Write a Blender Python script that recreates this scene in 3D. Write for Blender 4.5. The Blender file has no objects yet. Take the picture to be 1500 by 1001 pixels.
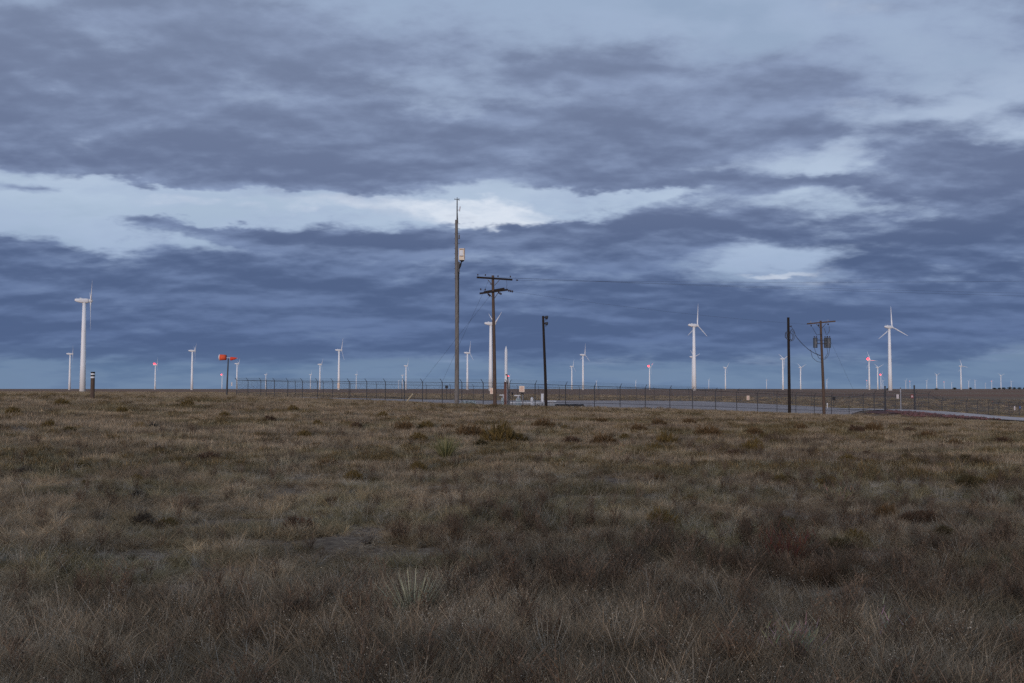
import bpy, bmesh, math, random
import numpy as np
from mathutils import Vector, Matrix, noise as mnoise

random.seed(11)
rng = np.random.default_rng(11)
scene = bpy.context.scene
COL = scene.collection

# ------------------------------------------------------------------ camera
F = 1458.0                    # focal length in photo pixels (35 mm on 36 mm)
EYE_Y = 569.8                 # photo row of eye level
EYE = 2.0                     # eye height above the grass at the tripod
TILT = math.atan((EYE_Y - 500.5) / F)
cam_data = bpy.data.cameras.new('camera')
cam_data.sensor_width = 36.0
cam_data.lens = 36.0 * F / 1500.0
cam_data.clip_start = 0.1
cam_data.clip_end = 60000.0
cam = bpy.data.objects.new('camera', cam_data)
cam.location = (0.0, 0.0, EYE)
cam.rotation_euler = (math.radians(90) + TILT, 0.0, 0.0)
COL.objects.link(cam)
scene.camera = cam

def pix_dir(px, py):
    """world direction of a photo pixel"""
    a, b = (px - 750.0) / F, -(py - 500.5) / F
    c, s = math.cos(TILT), math.sin(TILT)
    return Vector((a, c - b * s, s + b * c)).normalized()

def at(px, py, dist):
    """point seen at a photo pixel, dist metres away along y"""
    d = pix_dir(px, py)
    return Vector((0, 0, EYE)) + d * (dist / d.y)

# ------------------------------------------------------------------ node helpers
class N:
    """tiny expression wrapper: builds Math / Vector Math nodes"""
    def __init__(self, tree, sock):
        self.t, self.s = tree, sock
    def _m(self, op, *args, clamp=False):
        n = self.t.nodes.new('ShaderNodeMath'); n.operation = op; n.use_clamp = clamp
        for i, a in enumerate((self,) + args):
            if isinstance(a, N): self.t.links.new(a.s, n.inputs[i])
            else: n.inputs[i].default_value = a
        return N(self.t, n.outputs[0])
    def __add__(self, o): return self._m('ADD', o)
    __radd__ = __add__
    def __sub__(self, o): return self._m('SUBTRACT', o)
    def __rsub__(self, o): return (self * -1.0) + o
    def __mul__(self, o): return self._m('MULTIPLY', o)
    __rmul__ = __mul__
    def __truediv__(self, o): return self._m('DIVIDE', o)
    def __rtruediv__(self, o):
        n = self.t.nodes.new('ShaderNodeMath'); n.operation = 'DIVIDE'
        n.inputs[0].default_value = o; self.t.links.new(self.s, n.inputs[1])
        return N(self.t, n.outputs[0])
    def mx(self, o): return self._m('MAXIMUM', o)
    def mn(self, o): return self._m('MINIMUM', o)
    def power(self, o): return self._m('POWER', o)
    def ss(self, a, b, lo=0.0, hi=1.0):
        n = self.t.nodes.new('ShaderNodeMapRange'); n.interpolation_type = 'SMOOTHSTEP'
        self.t.links.new(self.s, n.inputs[0])
        for i, v in zip((1, 2, 3, 4), (a, b, lo, hi)): n.inputs[i].default_value = v
        return N(self.t, n.outputs[0])
    def ramp(self, pts):
        n = self.t.nodes.new('ShaderNodeValToRGB'); cr = n.color_ramp
        while len(cr.elements) < len(pts): cr.elements.new(0.5)
        for e, (p, c) in zip(cr.elements, pts): e.position = p; e.color = (*c, 1.0)
        self.t.links.new(self.s, n.inputs[0])
        return N(self.t, n.outputs[0])

def node(t, typ, **kw):
    n = t.nodes.new(typ)
    for k, v in kw.items(): setattr(n, k, v)
    return n
def link(t, a, b):
    if isinstance(a, N): a = a.s
    if isinstance(a, bpy.types.NodeSocket): t.links.new(a, b)
    else: b.default_value = a
def combine(t, x, y, z):
    n = t.nodes.new('ShaderNodeCombineXYZ')
    for i, a in enumerate((x, y, z)): link(t, a, n.inputs[i])
    return N(t, n.outputs[0])
def vmath(t, op, a, b=None):
    n = t.nodes.new('ShaderNodeVectorMath'); n.operation = op
    link(t, a, n.inputs[0])
    if b is not None: link(t, b, n.inputs[1])
    return N(t, n.outputs['Value'] if op in ('LENGTH', 'DOT_PRODUCT') else n.outputs[0])
def fbm(t, vec, scale, detail=6.0, rough=0.55, lac=2.0, dist=0.0, out='Fac', w=None):
    n = t.nodes.new('ShaderNodeTexNoise')
    if w is not None:                              # flat noise, shifted so that no two layers share a pattern
        n.noise_dimensions = '2D'; vec = vmath(t, 'ADD', vec, (w * 7.31, -w * 3.77, 0.0))
    link(t, vec, n.inputs['Vector'])
    n.inputs['Scale'].default_value = scale; n.inputs['Detail'].default_value = detail
    n.inputs['Roughness'].default_value = rough; n.inputs['Lacunarity'].default_value = lac
    n.inputs['Distortion'].default_value = dist
    return N(t, n.outputs[out])
def mixc(t, fac, a, b, blend='MIX'):
    n = t.nodes.new('ShaderNodeMix'); n.data_type = 'RGBA'; n.blend_type = blend
    link(t, fac, n.inputs[0])
    link(t, a if not isinstance(a, tuple) else (*a[:3], 1.0), n.inputs[6])
    link(t, b if not isinstance(b, tuple) else (*b[:3], 1.0), n.inputs[7])
    return N(t, n.outputs[2])
def lin(r, g, b):
    f = lambda c: (c / 255 / 12.92) if c <= 10 else ((c / 255 + 0.055) / 1.055) ** 2.4
    return (f(r), f(g), f(b))
# ------------------------------------------------------------------ sky: broken evening cloud over a nishita sky
SUN_EL, SUN_AZ = 3.5, 196.0         # degrees; azimuth clockwise from +Y: behind the camera, a little left
SKY_STRENGTH = 0.10
EXPOSURE = 0.3                       # exposed a little for the dusky ground
world = bpy.data.worlds.new('World'); scene.world = world; world.use_nodes = True
world.cycles.sampling_method = 'NONE'      # an even overcast: scattered rays find it well by themselves
def build_sky():
    t = world.node_tree; t.nodes.clear()
    tc = node(t, 'ShaderNodeTexCoord')
    d = vmath(t, 'NORMALIZE', tc.outputs['Generated'])
    sp = node(t, 'ShaderNodeSeparateXYZ'); link(t, d, sp.inputs[0])
    x, y, z = (N(t, sp.outputs[i]) for i in range(3))
    el = z._m('ARCSINE') * 57.2958
    az = x._m('ARCTAN2', y) * 57.2958
    # cloud deck seen in perspective
    inv = 1.0 / (z.mx(-0.02) + 0.22)
    P = combine(t, x * inv, y * inv, 0.0)
    # ragged coordinates for the large cloud masses
    wx = fbm(t, P, 2.6, 5.0, 0.6, w=3.1) - 0.5
    wy = fbm(t, P, 3.0, 5.0, 0.6, w=13.7) - 0.5
    grow = el.ss(1.0, 16.0, 0.35, 1.0)
    AE = combine(t, az + wx * grow * 12.0, el + wy * grow * 3.8, 0.0)
    def blobs(items):
        acc = None
        for (px, py, rx, ry, rot, wt, inner) in items:
            pd = pix_dir(px, py)
            ca, ce = math.degrees(math.atan2(pd.x, pd.y)), math.degrees(math.asin(pd.z))
            k = math.degrees(1 / F)
            m = node(t, 'ShaderNodeMapping', vector_type='TEXTURE')
            m.inputs['Location'].default_value = (ca, ce, 0)
            m.inputs['Rotation'].default_value = (0, 0, math.radians(rot))
            m.inputs['Scale'].default_value = (rx * k, ry * k, 1)
            link(t, AE, m.inputs['Vector'])
            b = vmath(t, 'LENGTH', N(t, m.outputs[0])).ss(inner * 0.8, 1.45, wt, 0.0)
            acc = b if acc is None else acc + b
        return acc
    Q = vmath(t, 'MULTIPLY', P, (0.72, 1.0, 1.0))  # drawn out along the wind
    up = lambda v, k: vmath(t, 'MULTIPLY', v, (k, k, 1.0))
    n1 = fbm(t, Q, 2.2, 7.0, 0.52, dist=0.12, w=1.7)
    n1u = fbm(t, up(Q, 0.972), 2.2, 5.0, 0.52, dist=0.12, w=1.7)
    n2 = fbm(t, Q, 7.0, 6.0, 0.52, w=8.2)
    n2u = fbm(t, up(Q, 0.985), 7.0, 3.0, 0.5, w=8.2)
    n4 = fbm(t, Q, 18.0, 5.0, 0.6, w=11.9)
    n3 = fbm(t, Q, 1.4, 3.0, 0.5, w=5.5)
    relief = (n1u - n1) * 3.0 + (n2u - n2) * 1.2                      # lighter where a heap thins out above
    # --- high thin veil
    S = 1.0 / SKY_STRENGTH / 2 ** EXPOSURE
    cl = lambda r, g, b: tuple(v * S for v in lin(r, g, b))
    clear = node(t, 'ShaderNodeTexSky', sky_type='NISHITA', sun_disc=False)
    clear.sun_elevation = math.radians(SUN_EL); clear.sun_rotation = math.radians(SUN_AZ)
    clear.air_density = 1.0; clear.dust_density = 0.6; clear.ozone_density = 3.5
    clear_c = N(t, clear.outputs[0])
    veil = (el / 60.0).ramp([(0.0, lin(114, 136, 165)), (0.045, lin(122, 144, 174)), (0.12, lin(163, 182, 210)), (0.17, lin(178, 196, 218)), (0.21, lin(180, 196, 219)),
                             (0.27, lin(160, 177, 203)), (0.36, lin(154, 173, 200)), (0.6, lin(150, 168, 196)), (1.0, lin(140, 158, 188))])
    veil = mixc(t, 1.0, veil, (S, S, S), 'MULTIPLY')
    vm = (n3 * 0.6 + n2 * 0.4).ss(0.36, 0.52, 0.88, 1.0)
    base = mixc(t, vm, clear_c, veil)
    # --- bright heaps
    base = mixc(t, (n2 * 0.6 + n1 * 0.4 - relief * 0.1).ss(0.38, 0.64, 0.0, 0.55), base, cl(160, 178, 206))
    bright = (blobs(BRIGHT) + (n2 - 0.5) * 1.1 + (n1 - 0.5) * 0.8 - relief * 0.3).ss(0.15, 1.0)
    base = mixc(t, bright * (n4 + n2).ss(0.7, 1.15, 0.65, 1.0), base, cl(216, 225, 238))
    # --- dark cloud masses
    cov = (blobs(MASS) - 0.05).mn(1.0).mx(-0.5)
    calm = el.ss(3.0, 9.0, 0.68, 1.0)              # the far deck looks more closed
    dens = cov * 0.8 + ((n1 - 0.5) * 2.3 + (n2 - 0.5) * 0.85 + (n4 - 0.5) * 0.5) * calm
    a_soft = dens.ss(-0.32, 0.62)
    core = (cov * 0.5 + (n3 - 0.5) * 1.1 + (n1 - 0.5) * 1.5 + (n2 - 0.5) * 0.7 + (n4 - 0.5) * 0.45 - relief).ss(-0.45, 1.05)
    hue = (el / 24.0)
    thin_c = hue.ramp([(0.0, lin(104, 127, 158)), (0.12, lin(98, 118, 157)), (0.28, lin(112, 131, 168)), (0.42, lin(138, 155, 188)), (1.0, lin(148, 163, 192))])
    dark_c = hue.ramp([(0.0, lin(94, 117, 150)), (0.10, lin(80, 99, 136)), (0.30, lin(82, 99, 134)), (0.45, lin(101, 115, 147)), (0.7, lin(113, 126, 155)), (1.0, lin(125, 139, 166))])
    cloud = mixc(t, core, thin_c, dark_c)
    cloud = mixc(t, 1.0, cloud, (S, S, S), 'MULTIPLY')
    col = mixc(t, a_soft, base, cloud)
    # --- horizon band of thin distant air
    low = (el + (n1 - 0.5) * 0.9 + (n2 - 0.5) * 0.5).ss(1.25, 1.75, 0.8, 0.0)
    col = mixc(t, low, col, mixc(t, (n2 + n1).ss(0.8, 1.2), cl(112, 135, 165), cl(97, 121, 154)))
    bg = node(t, 'ShaderNodeBackground'); link(t, col, bg.inputs[0]); bg.inputs[1].default_value = SKY_STRENGTH
    out = node(t, 'ShaderNodeOutputWorld'); t.links.new(bg.outputs[0], out.inputs[0])
# large masses as seen from the tripod: photo column, row, half width, half height, tilt, weight, solid core
MASS = [
    (120, 60, 360, 85, 0, 0.85, 0.3), (420, 50, 240, 60, -8, 0.5, 0.2), (700, 110, 260, 70, -6, 0.35, 0.2),
    (150, 205, 290, 44, -3, 1.1, 0.6), (120, 228, 90, 20, 0, 0.6, 0.4), (520, 205, 330, 55, -3, 0.95, 0.5), (900, 200, 360, 52, 4, 0.95, 0.5), (330, 235, 200, 24, -8, 0.5, 0.4),
    (650, 245, 200, 20, 0, 0.5, 0.4), (960, 110, 220, 55, -6, 0.6, 0.3), (1260, 100, 220, 60, 0, 0.45, 0.2),
    (1330, 205, 200, 26, 3, 0.75, 0.4), (1430, 258, 180, 38, -8, 1.2, 0.5), (1210, 170, 180, 26, 2, 0.5, 0.3), (960, 262, 190, 16, 0, 0.9, 0.5), (1120, 292, 240, 18, 1, 0.95, 0.3), (850, 276, 120, 12, 0, 0.5, 0.3), (1100, 268, 130, 14, 2, 0.8, 0.4), (1270, 270, 100, 24, -10, 0.7, 0.3),
    (40, 280, 90, 16, -8, 1.5, 0.4), (300, 340, 120, 14, -4, 1.5, 0.4), (520, 352, 180, 14, -2, 1.0, 0.4), (330, 268, 240, 10, -3, 0.5, 0.3),
    (160, 440, 420, 80, -2, 1.2, 0.7), (520, 450, 330, 72, 0, 1.15, 0.7), (760, 430, 240, 80, 0, 0.95, 0.5), (830, 340, 200, 32, -2, 0.9, 0.4),
    (1100, 335, 330, 26, 0, 0.95, 0.4), (1400, 355, 220, 42, 0, 0.95, 0.4), (940, 390, 170, 34, 0, 0.6, 0.3), (1350, 420, 260, 40, 0, 0.45, 0.3),
    (1100, 470, 520, 50, 0, 0.85, 0.5), (1300, 500, 300, 30, 0, 0.7, 0.4), (900, 510, 200, 22, 0, 0.6, 0.4), (200, 505, 320, 22, 0, 0.6, 0.5),
    (420, 302, 420, 24, 0, -1.1, 0.6), (650, 308, 200, 26, 0, -1.0, 0.6), (150, 300, 200, 20, 0, -0.6, 0.5), (880, 290, 140, 16, 0, -0.45, 0.4), (1195, 228, 80, 22, 12, -0.6, 0.3), (1180, 290, 160, 14, 4, -0.5, 0.3),
    (1150, 382, 85, 12, 0, -0.62, 0.1), (1230, 160, 120, 12, -4, -0.4, 0.3), (1000, 288, 200, 10, 0, -0.4, 0.3), (1250, 20, 300, 40, 0, -0.4, 0.3),
    (60, 338, 180, 20, 0, -0.9, 0.5), (380, 340, 260, 12, 0, -0.5, 0.4), (1050, 20, 200, 40, -10, -0.2, 0.3),
]
BRIGHT = [(700, 312, 120, 22, -6, 0.95, 0.3), (640, 330, 90, 14, 0, 0.5, 0.3), (560, 300, 170, 20, 0, 0.4, 0.3), (1150, 402, 60, 6, 0, 0.8, 0.4), (1230, 415, 90, 8, 0, 0.5, 0.4), (300, 300, 250, 16, 0, 0.25, 0.3),
          (1190, 225, 90, 12, 10, 0.4, 0.3), (900, 247, 60, 8, 0, 0.5, 0.3), (1240, 163, 80, 7, 4, 0.5, 0.3), (1150, 45, 50, 12, -20, 0.35, 0.3)]
build_sky()

# one low, soft, warm evening sun behind the camera
sun_data = bpy.data.lights.new('sun', 'SUN')
sun_data.energy = 1.5; sun_data.angle = math.radians(12); sun_data.color = (1.0, 0.86, 0.83)
sun = bpy.data.objects.new('sun', sun_data); COL.objects.link(sun)
_a, _e = math.radians(SUN_AZ), math.radians(SUN_EL)
_to = Vector((math.sin(_a) * math.cos(_e), math.cos(_a) * math.cos(_e), math.sin(_e)))
sun.rotation_euler = _to.to_track_quat('Z', 'Y').to_euler()

vs = scene.view_settings
vs.view_transform = 'Standard'; vs.look = 'None'; vs.exposure = EXPOSURE; vs.gamma = 1.0; vs.use_curve_mapping = False
scene.render.engine = 'CYCLES'
cy = scene.cycles
cy.use_denoising = False; cy.use_adaptive_sampling = True; cy.adaptive_threshold = 0.015; cy.debug_use_spatial_splits = True
cy.max_bounces = 4; cy.diffuse_bounces = 2; cy.glossy_bounces = 1; cy.transmission_bounces = 2; cy.transparent_max_bounces = 8
cy.caustics_reflective = False; cy.caustics_refractive = False
# ------------------------------------------------------------------ materials
def mat(name, color, rough=0.7, metal=0.0, vary=0.0, scale=3.0, stretch=(1, 1, 1), bump=0.0, second=None, spec=0.3):
    m = bpy.data.materials.new(name); m.use_nodes = True; t = m.node_tree
    b = t.nodes['Principled BSDF']; b.inputs['Roughness'].default_value = rough; b.inputs['Metallic'].default_value = metal
    b.inputs['Specular IOR Level'].default_value = spec
    b.inputs['Base Color'].default_value = (*color, 1.0)
    if vary or second:
        tc = node(t, 'ShaderNodeTexCoord'); v = vmath(t, 'MULTIPLY', tc.outputs['Object'], stretch)
        n = fbm(t, v, scale, 6.0, 0.6)
        if second: c = mixc(t, n.ss(0.38, 0.62), color, second)
        else: c = mixc(t, n, tuple(x * (1 - vary) for x in color), tuple(min(1, x * (1 + vary)) for x in color))
        link(t, c, b.inputs['Base Color'])
        if bump:
            bn = node(t, 'ShaderNodeBump'); bn.inputs['Strength'].default_value = bump; bn.inputs['Distance'].default_value = 0.02
            link(t, n, bn.inputs['Height']); t.links.new(bn.outputs[0], b.inputs['Normal'])
    return m
def emit(name, color, strength):
    m = bpy.data.materials.new(name); m.use_nodes = True; t = m.node_tree
    b = t.nodes['Principled BSDF']; b.inputs['Base Color'].default_value = (*color, 1)
    b.inputs['Emission Color'].default_value = (*color, 1); b.inputs['Emission Strength'].default_value = strength
    m.cycles.emission_sampling = 'NONE'
    return m
M = {
    'white_paint': mat('white_paint', (0.84, 0.83, 0.82), 0.45, vary=0.05, scale=0.15, stretch=(1, 1, 0.3)),
    'nacelle_white': mat('nacelle_white', (0.76, 0.75, 0.74), 0.5, vary=0.08, scale=0.4),
    'wood_grey': mat('wood_grey', (0.21, 0.19, 0.17), 0.85, scale=5, stretch=(6, 6, 0.4), second=(0.12, 0.105, 0.095), bump=0.4),
    'wood_brown': mat('wood_brown', (0.125, 0.082, 0.058), 0.85, scale=5, stretch=(6, 6, 0.4), second=(0.075, 0.05, 0.038), bump=0.4),
    'wood_dark': mat('wood_dark', (0.030, 0.021, 0.017), 0.9, scale=5, stretch=(6, 6, 0.4), second=(0.016, 0.012, 0.010), bump=0.4),
    'steel_dark': mat('steel_dark', (0.055, 0.055, 0.06), 0.55, metal=0.3, vary=0.3, scale=4),
    'galv': mat('galv', (0.17, 0.17, 0.18), 0.5, metal=0.5, vary=0.3, scale=6),
    'galv_light': mat('galv_light', (0.38, 0.38, 0.40), 0.5, metal=0.3, vary=0.2, scale=6),
    'wire': mat('wire', (0.05, 0.05, 0.055), 0.6, metal=0.3),
    'porcelain': mat('porcelain', (0.05, 0.028, 0.022), 0.3),
    'transformer': mat('transformer', (0.07, 0.08, 0.095), 0.45, vary=0.2, scale=4),
    'box_cream': mat('box_cream', (0.72, 0.60, 0.46), 0.5, vary=0.1, scale=5),
    'panel_white': mat('panel_white', (0.72, 0.72, 0.72), 0.5, vary=0.08, scale=5),
    'black': mat('black', (0.012, 0.012, 0.014), 0.6, vary=0.3, scale=5),
    'concrete': mat('concrete', (0.36, 0.36, 0.35), 0.9, vary=0.25, scale=4, bump=0.2),
    'concrete_green': mat('concrete_green', (0.38, 0.44, 0.44), 0.85, scale=6, second=(0.22, 0.27, 0.28), bump=0.2),
    'sign_peach': mat('sign_peach', (0.93, 0.74, 0.58), 0.5, vary=0.06, scale=8),
    'sign_white': mat('sign_white', (0.74, 0.70, 0.66), 0.5, vary=0.06, scale=8),
    'sign_ink': mat('sign_ink', (0.45, 0.13, 0.08), 0.6),
    'sign_red': mat('sign_red', (0.30, 0.03, 0.03), 0.6),
    'sign_blue': mat('sign_blue', (0.04, 0.10, 0.28), 0.6),
    'orange': mat('orange', (0.82, 0.12, 0.05), 0.8, vary=0.12, scale=6),
    'orange_deep': mat('orange_deep', (0.72, 0.07, 0.03), 0.8, vary=0.12, scale=6),
    'straw': mat('straw', (0.55, 0.46, 0.30), 0.7, vary=0.15, scale=5),
    'rust': mat('rust', (0.16, 0.075, 0.055), 0.85, vary=0.35, scale=6),
    'bark': mat('bark', (0.06, 0.045, 0.035), 0.9),
    'dim_lamp': emit('dim_lamp', (1.0, 0.08, 0.08), 1.2),
    'red_lamp': emit('red_lamp', (1.0, 0.012, 0.016), 14.0),
}
def chainlink_mat():
    m = bpy.data.materials.new('chain_link'); m.use_nodes = True; t = m.node_tree
    b = t.nodes['Principled BSDF']; b.inputs['Base Color'].default_value = (0.07, 0.07, 0.075, 1); b.inputs['Roughness'].default_value = 0.5
    uv = node(t, 'ShaderNodeUVMap')
    sp = node(t, 'ShaderNodeSeparateXYZ'); t.links.new(uv.outputs[0], sp.inputs[0])
    u, v = N(t, sp.outputs[0]), N(t, sp.outputs[1])
    def lines(w):                                  # woven diamonds, 5 cm pitch
        f = (w / 0.07)._m('FRACT')
        return (f - 0.5)._m('ABSOLUTE')._m('GREATER_THAN', 0.47)
    a = lines(u + v).mx(lines(u - v + 40.0))
    tr = node(t, 'ShaderNodeBsdfTransparent'); mx = node(t, 'ShaderNodeMixShader')
    link(t, a, mx.inputs[0]); t.links.new(tr.outputs[0], mx.inputs[1]); t.links.new(b.outputs[0], mx.inputs[2])
    t.links.new(mx.outputs[0], t.nodes['Material Output'].inputs[0])
    return m
M['chain_link'] = chainlink_mat()

# ------------------------------------------------------------------ mesh helpers
class MB:
    """collects simple shapes and links them as ONE mesh object"""
    def __init__(self): self.v, self.f = [], []
    def add(self, vs, fs):
        o = len(self.v); self.v += [tuple(p) for p in vs]; self.f += [tuple(i + o for i in q) for q in fs]; return self
    def box(self, c, s, rz=0.0, taper=1.0, rx=0.0, ry=0.0):
        R = Matrix.Rotation(rz, 3, 'Z') @ Matrix.Rotation(ry, 3, 'Y') @ Matrix.Rotation(rx, 3, 'X')
        vs = []
        for dz in (-1, 1):
            k = taper if dz > 0 else 1.0
            for dx, dy in ((-1, -1), (1, -1), (1, 1), (-1, 1)):
                vs.append(Vector(c) + R @ Vector((dx * s[0] / 2 * k, dy * s[1] / 2 * k, dz * s[2] / 2)))
        return self.add(vs, [(0, 3, 2, 1), (4, 5, 6, 7), (0, 1, 5, 4), (1, 2, 6, 5), (2, 3, 7, 6), (3, 0, 4, 7)])
    def tube(self, pts, r, n=8, cap=True):
        pts = [Vector(p) for p in pts]; rs = r if isinstance(r, (list, tuple)) else [r] * len(pts)
        vs, fs = [], []
        up = None
        for i, p in enumerate(pts):
            d = (pts[min(i + 1, len(pts) - 1)] - pts[max(i - 1, 0)]).normalized()
            if up is None: up = Vector((0, 0, 1)) if abs(d.z) < 0.9 else Vector((0, 1, 0))
            a = d.cross(up).normalized(); b = d.cross(a).normalized()
            up = -b if False else up
            for k in range(n):
                t = 2 * math.pi * k / n
                vs.append(p + (a * math.cos(t) + b * math.sin(t)) * rs[i])
        for i in range(len(pts) - 1):
            for k in range(n):
                q = (k + 1) % n
                fs.append((i * n + k, i * n + q, (i + 1) * n + q, (i + 1) * n + k))
        if cap:
            fs.append(tuple(range(n))); fs.append(tuple((len(pts) - 1) * n + k for k in reversed(range(n))))
        return self.add(vs, fs)
    def build(self, name, material, parent=None, smooth=False, loc=None):
        me = bpy.data.meshes.new(name); me.from_pydata(self.v, [], self.f); me.update()
        bm = bmesh.new(); bm.from_mesh(me); bmesh.ops.recalc_face_normals(bm, faces=bm.faces[:]); bm.to_mesh(me); bm.free()
        if smooth: me.polygons.foreach_set('use_smooth', [True] * len(me.polygons))
        if material is not None: me.materials.append(M[material] if isinstance(material, str) else material)
        o = bpy.data.objects.new(name, me); COL.objects.link(o)
        if parent is not None: o.parent = parent
        if loc is not None: o.location = loc
        return o
def tag(o, label=None, cat=None, group=None, kind=None):
    if label: o['label'] = label
    if cat: o['category'] = cat
    if group: o['group'] = group
    if kind: o['kind'] = kind
    return o
def empty(name, loc, rz=0.0):
    o = bpy.data.objects.new(name, None); o.location = loc; o.rotation_euler = (0, 0, rz); o.empty_display_size = 0.2
    COL.objects.link(o); return o
def copy_tree(src, parent=None):
    c = src.copy(); COL.objects.link(c)
    if parent is not None: c.parent = parent
    for ch in list(src.children):
        if ch is not c: copy_tree(ch, c)
    return c
def sag(a, b, drop, n=14):
    a, b = Vector(a), Vector(b)
    return [a.lerp(b, i / n) - Vector((0, 0, 4 * drop * (i / n) * (1 - i / n))) for i in range(n + 1)]

# ------------------------------------------------------------------ terrain
def vnoise(x, y, size, seed=0):
    x = np.asarray(x, float) / size; y = np.asarray(y, float) / size
    xi, yi = np.floor(x).astype(np.int64), np.floor(y).astype(np.int64)
    fx, fy = x - xi, y - yi; fx = fx * fx * (3 - 2 * fx); fy = fy * fy * (3 - 2 * fy)
    def h(a, b):
        n = (a * 374761393 + b * 668265263 + seed * 974711) & 0x7fffffff
        n = ((n ^ (n >> 13)) * 1274126177) & 0x7fffffff
        return ((n ^ (n >> 16)) & 0xffff) / 65535.0
    return (h(xi, yi) * (1 - fx) + h(xi + 1, yi) * fx) * (1 - fy) + (h(xi, yi + 1) * (1 - fx) + h(xi + 1, yi + 1) * fx) * fy
CTRL = np.array([   # metres from the camera, ground height below eye level
    (0, -40, -2.2), (0, 0, -2.0), (-12, 8, -2.0), (12, 8, -2.0), (-15, 30, -1.75), (0, 30, -2.0), (15, 30, -2.1),
    (-30, 71, -0.78), (-12, 60, -1.35), (0, 60, -1.72), (25, 62, -2.2), (45, 85, -3.3), (-36, 130, -0.98), (-18, 109, -1.3), (0, 88, -1.62),
    (17, 99, -2.15), (36, 112, -2.98), (69, 134, -4.0), (60, 104, -3.75), (0, 130, -1.95), (30, 150, -2.35), (33, 176, -2.2), (-1, 154, -1.8),
    (-70, 130, -0.75), (-200, 350, -0.9), (-80, 300, -1.1), (0, 350, -1.8), (100, 350, -2.3), (200, 350, -2.5), (350, 350, -2.6), (100, 200, -3.2), (160, 150, -4.2),
    (-60, -60, -1.8), (60, -60, -2.6), (-200, 0, -1.2), (200, 0, -4.4), (0, -300, -3.0), (-300, -300, -2), (300, -300, -4), (0, 700, -2.2), (500, 700, -2.4), (-500, 700, -1.6)], float)
def _tps():
    n = len(CTRL); P = CTRL[:, :2] / 100.0
    r2 = ((P[:, None] - P[None]) ** 2).sum(-1); K = 0.5 * r2 * np.log(r2 + 1e-9) + np.eye(n) * 0.004
    A = np.zeros((n + 3, n + 3)); A[:n, :n] = K; A[:n, n] = 1; A[:n, n + 1:] = P; A[n, :n] = 1; A[n + 1:, :n] = P.T
    return np.linalg.solve(A, np.r_[CTRL[:, 2], 0, 0, 0])
_W = _tps()
ROAD = np.array([(41.5, 124.5, -2.55), (46.3, 119.0, -2.62), (48.7, 115.4, -2.74), (52.0, 111.5, -3.05), (56.5, 107.5, -3.42), (64, 102, -3.8), (80, 93, -4.2), (120, 75, -4.6)], float)
def road_near(x, y):
    """distance to the road's centre line and the road height there"""
    best = np.full(np.shape(x), 1e9); z = np.zeros(np.shape(x))
    for a, b in zip(ROAD[:-1], ROAD[1:]):
        d = b[:2] - a[:2]; L2 = (d ** 2).sum()
        t = np.clip(((x - a[0]) * d[0] + (y - a[1]) * d[1]) / L2, 0, 1)
        dist = np.hypot(x - a[0] - t * d[0], y - a[1] - t * d[1])
        m = dist < best; best = np.where(m, dist, best); z = np.where(m, a[2] + t * (b[2] - a[2]), z)
    return best, z
def sstep(a, b, x):
    t = np.clip((x - a) / (b - a), 0, 1); return t * t * (3 - 2 * t)
FC = np.array((-0.3, 88.0)); FL = np.array((-36.0, 43.0)); FR = np.array((36.0, 24.0))     # fence corner and its two runs
def pad_uv(x, y):
    d = np.stack([np.asarray(x, float) - FC[0], np.asarray(y, float) - FC[1]], -1)
    return d @ np.linalg.inv(np.array([FR, FL]))          # (along right run, along left run)
def ground(x, y, micro=True):
    x, y = np.broadcast_arrays(np.asarray(x, float), np.asarray(y, float))
    sh = x.shape; x, y = x.ravel(), y.ravel(); out = np.empty(len(x))
    for s in range(0, len(x), 20000):
        X, Y = x[s:s + 20000], y[s:s + 20000]
        r = np.hypot(X, Y); k = np.minimum(1, 900 / np.maximum(r, 1)); Xc, Yc = X * k / 100, Y * k / 100
        r2 = (Xc[:, None] - CTRL[:, 0] / 100) ** 2 + (Yc[:, None] - CTRL[:, 1] / 100) ** 2
        n = len(CTRL); z = (0.5 * r2 * np.log(r2 + 1e-9)) @ _W[:n] + _W[n] + _W[n + 1] * Xc + _W[n + 2] * Yc
        w = sstep(380, 850, r); far = -2.1 + 0.5 * (vnoise(X, Y, 900, 5) - 0.5) * sstep(600, 2000, r)
        z = z * (1 - w) + far * w
        rd, rz = road_near(X, Y)
        kr = 1 - sstep(5.0, 8.6, rd); z = z * (1 - kr) + rz * kr
        if micro:
            uv = pad_uv(X, Y); off = sstep(0.0, 0.06, np.maximum(-uv[:, 0], -uv[:, 1])) if True else 1
            amp = (1 - sstep(60, 110, r)) * (1 - kr) * off
            z += amp * (0.10 * (vnoise(X, Y, 4.0, 1) - 0.5) + 0.05 * (vnoise(X, Y, 1.3, 2) - 0.5) + 0.03 * (vnoise(X, Y, 0.5, 3) - 0.5))
        out[s:s + 20000] = z
    return out.reshape(sh) + EYE
def gz(x, y): return float(ground(np.array([x]), np.array([y]))[0])
def base_at(px, dist):
    """ground point under a photo column at dist metres"""
    x = (px - 750.0) / F * dist; x *= 1.0
    return Vector((x, dist, gz(x, dist)))

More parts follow.
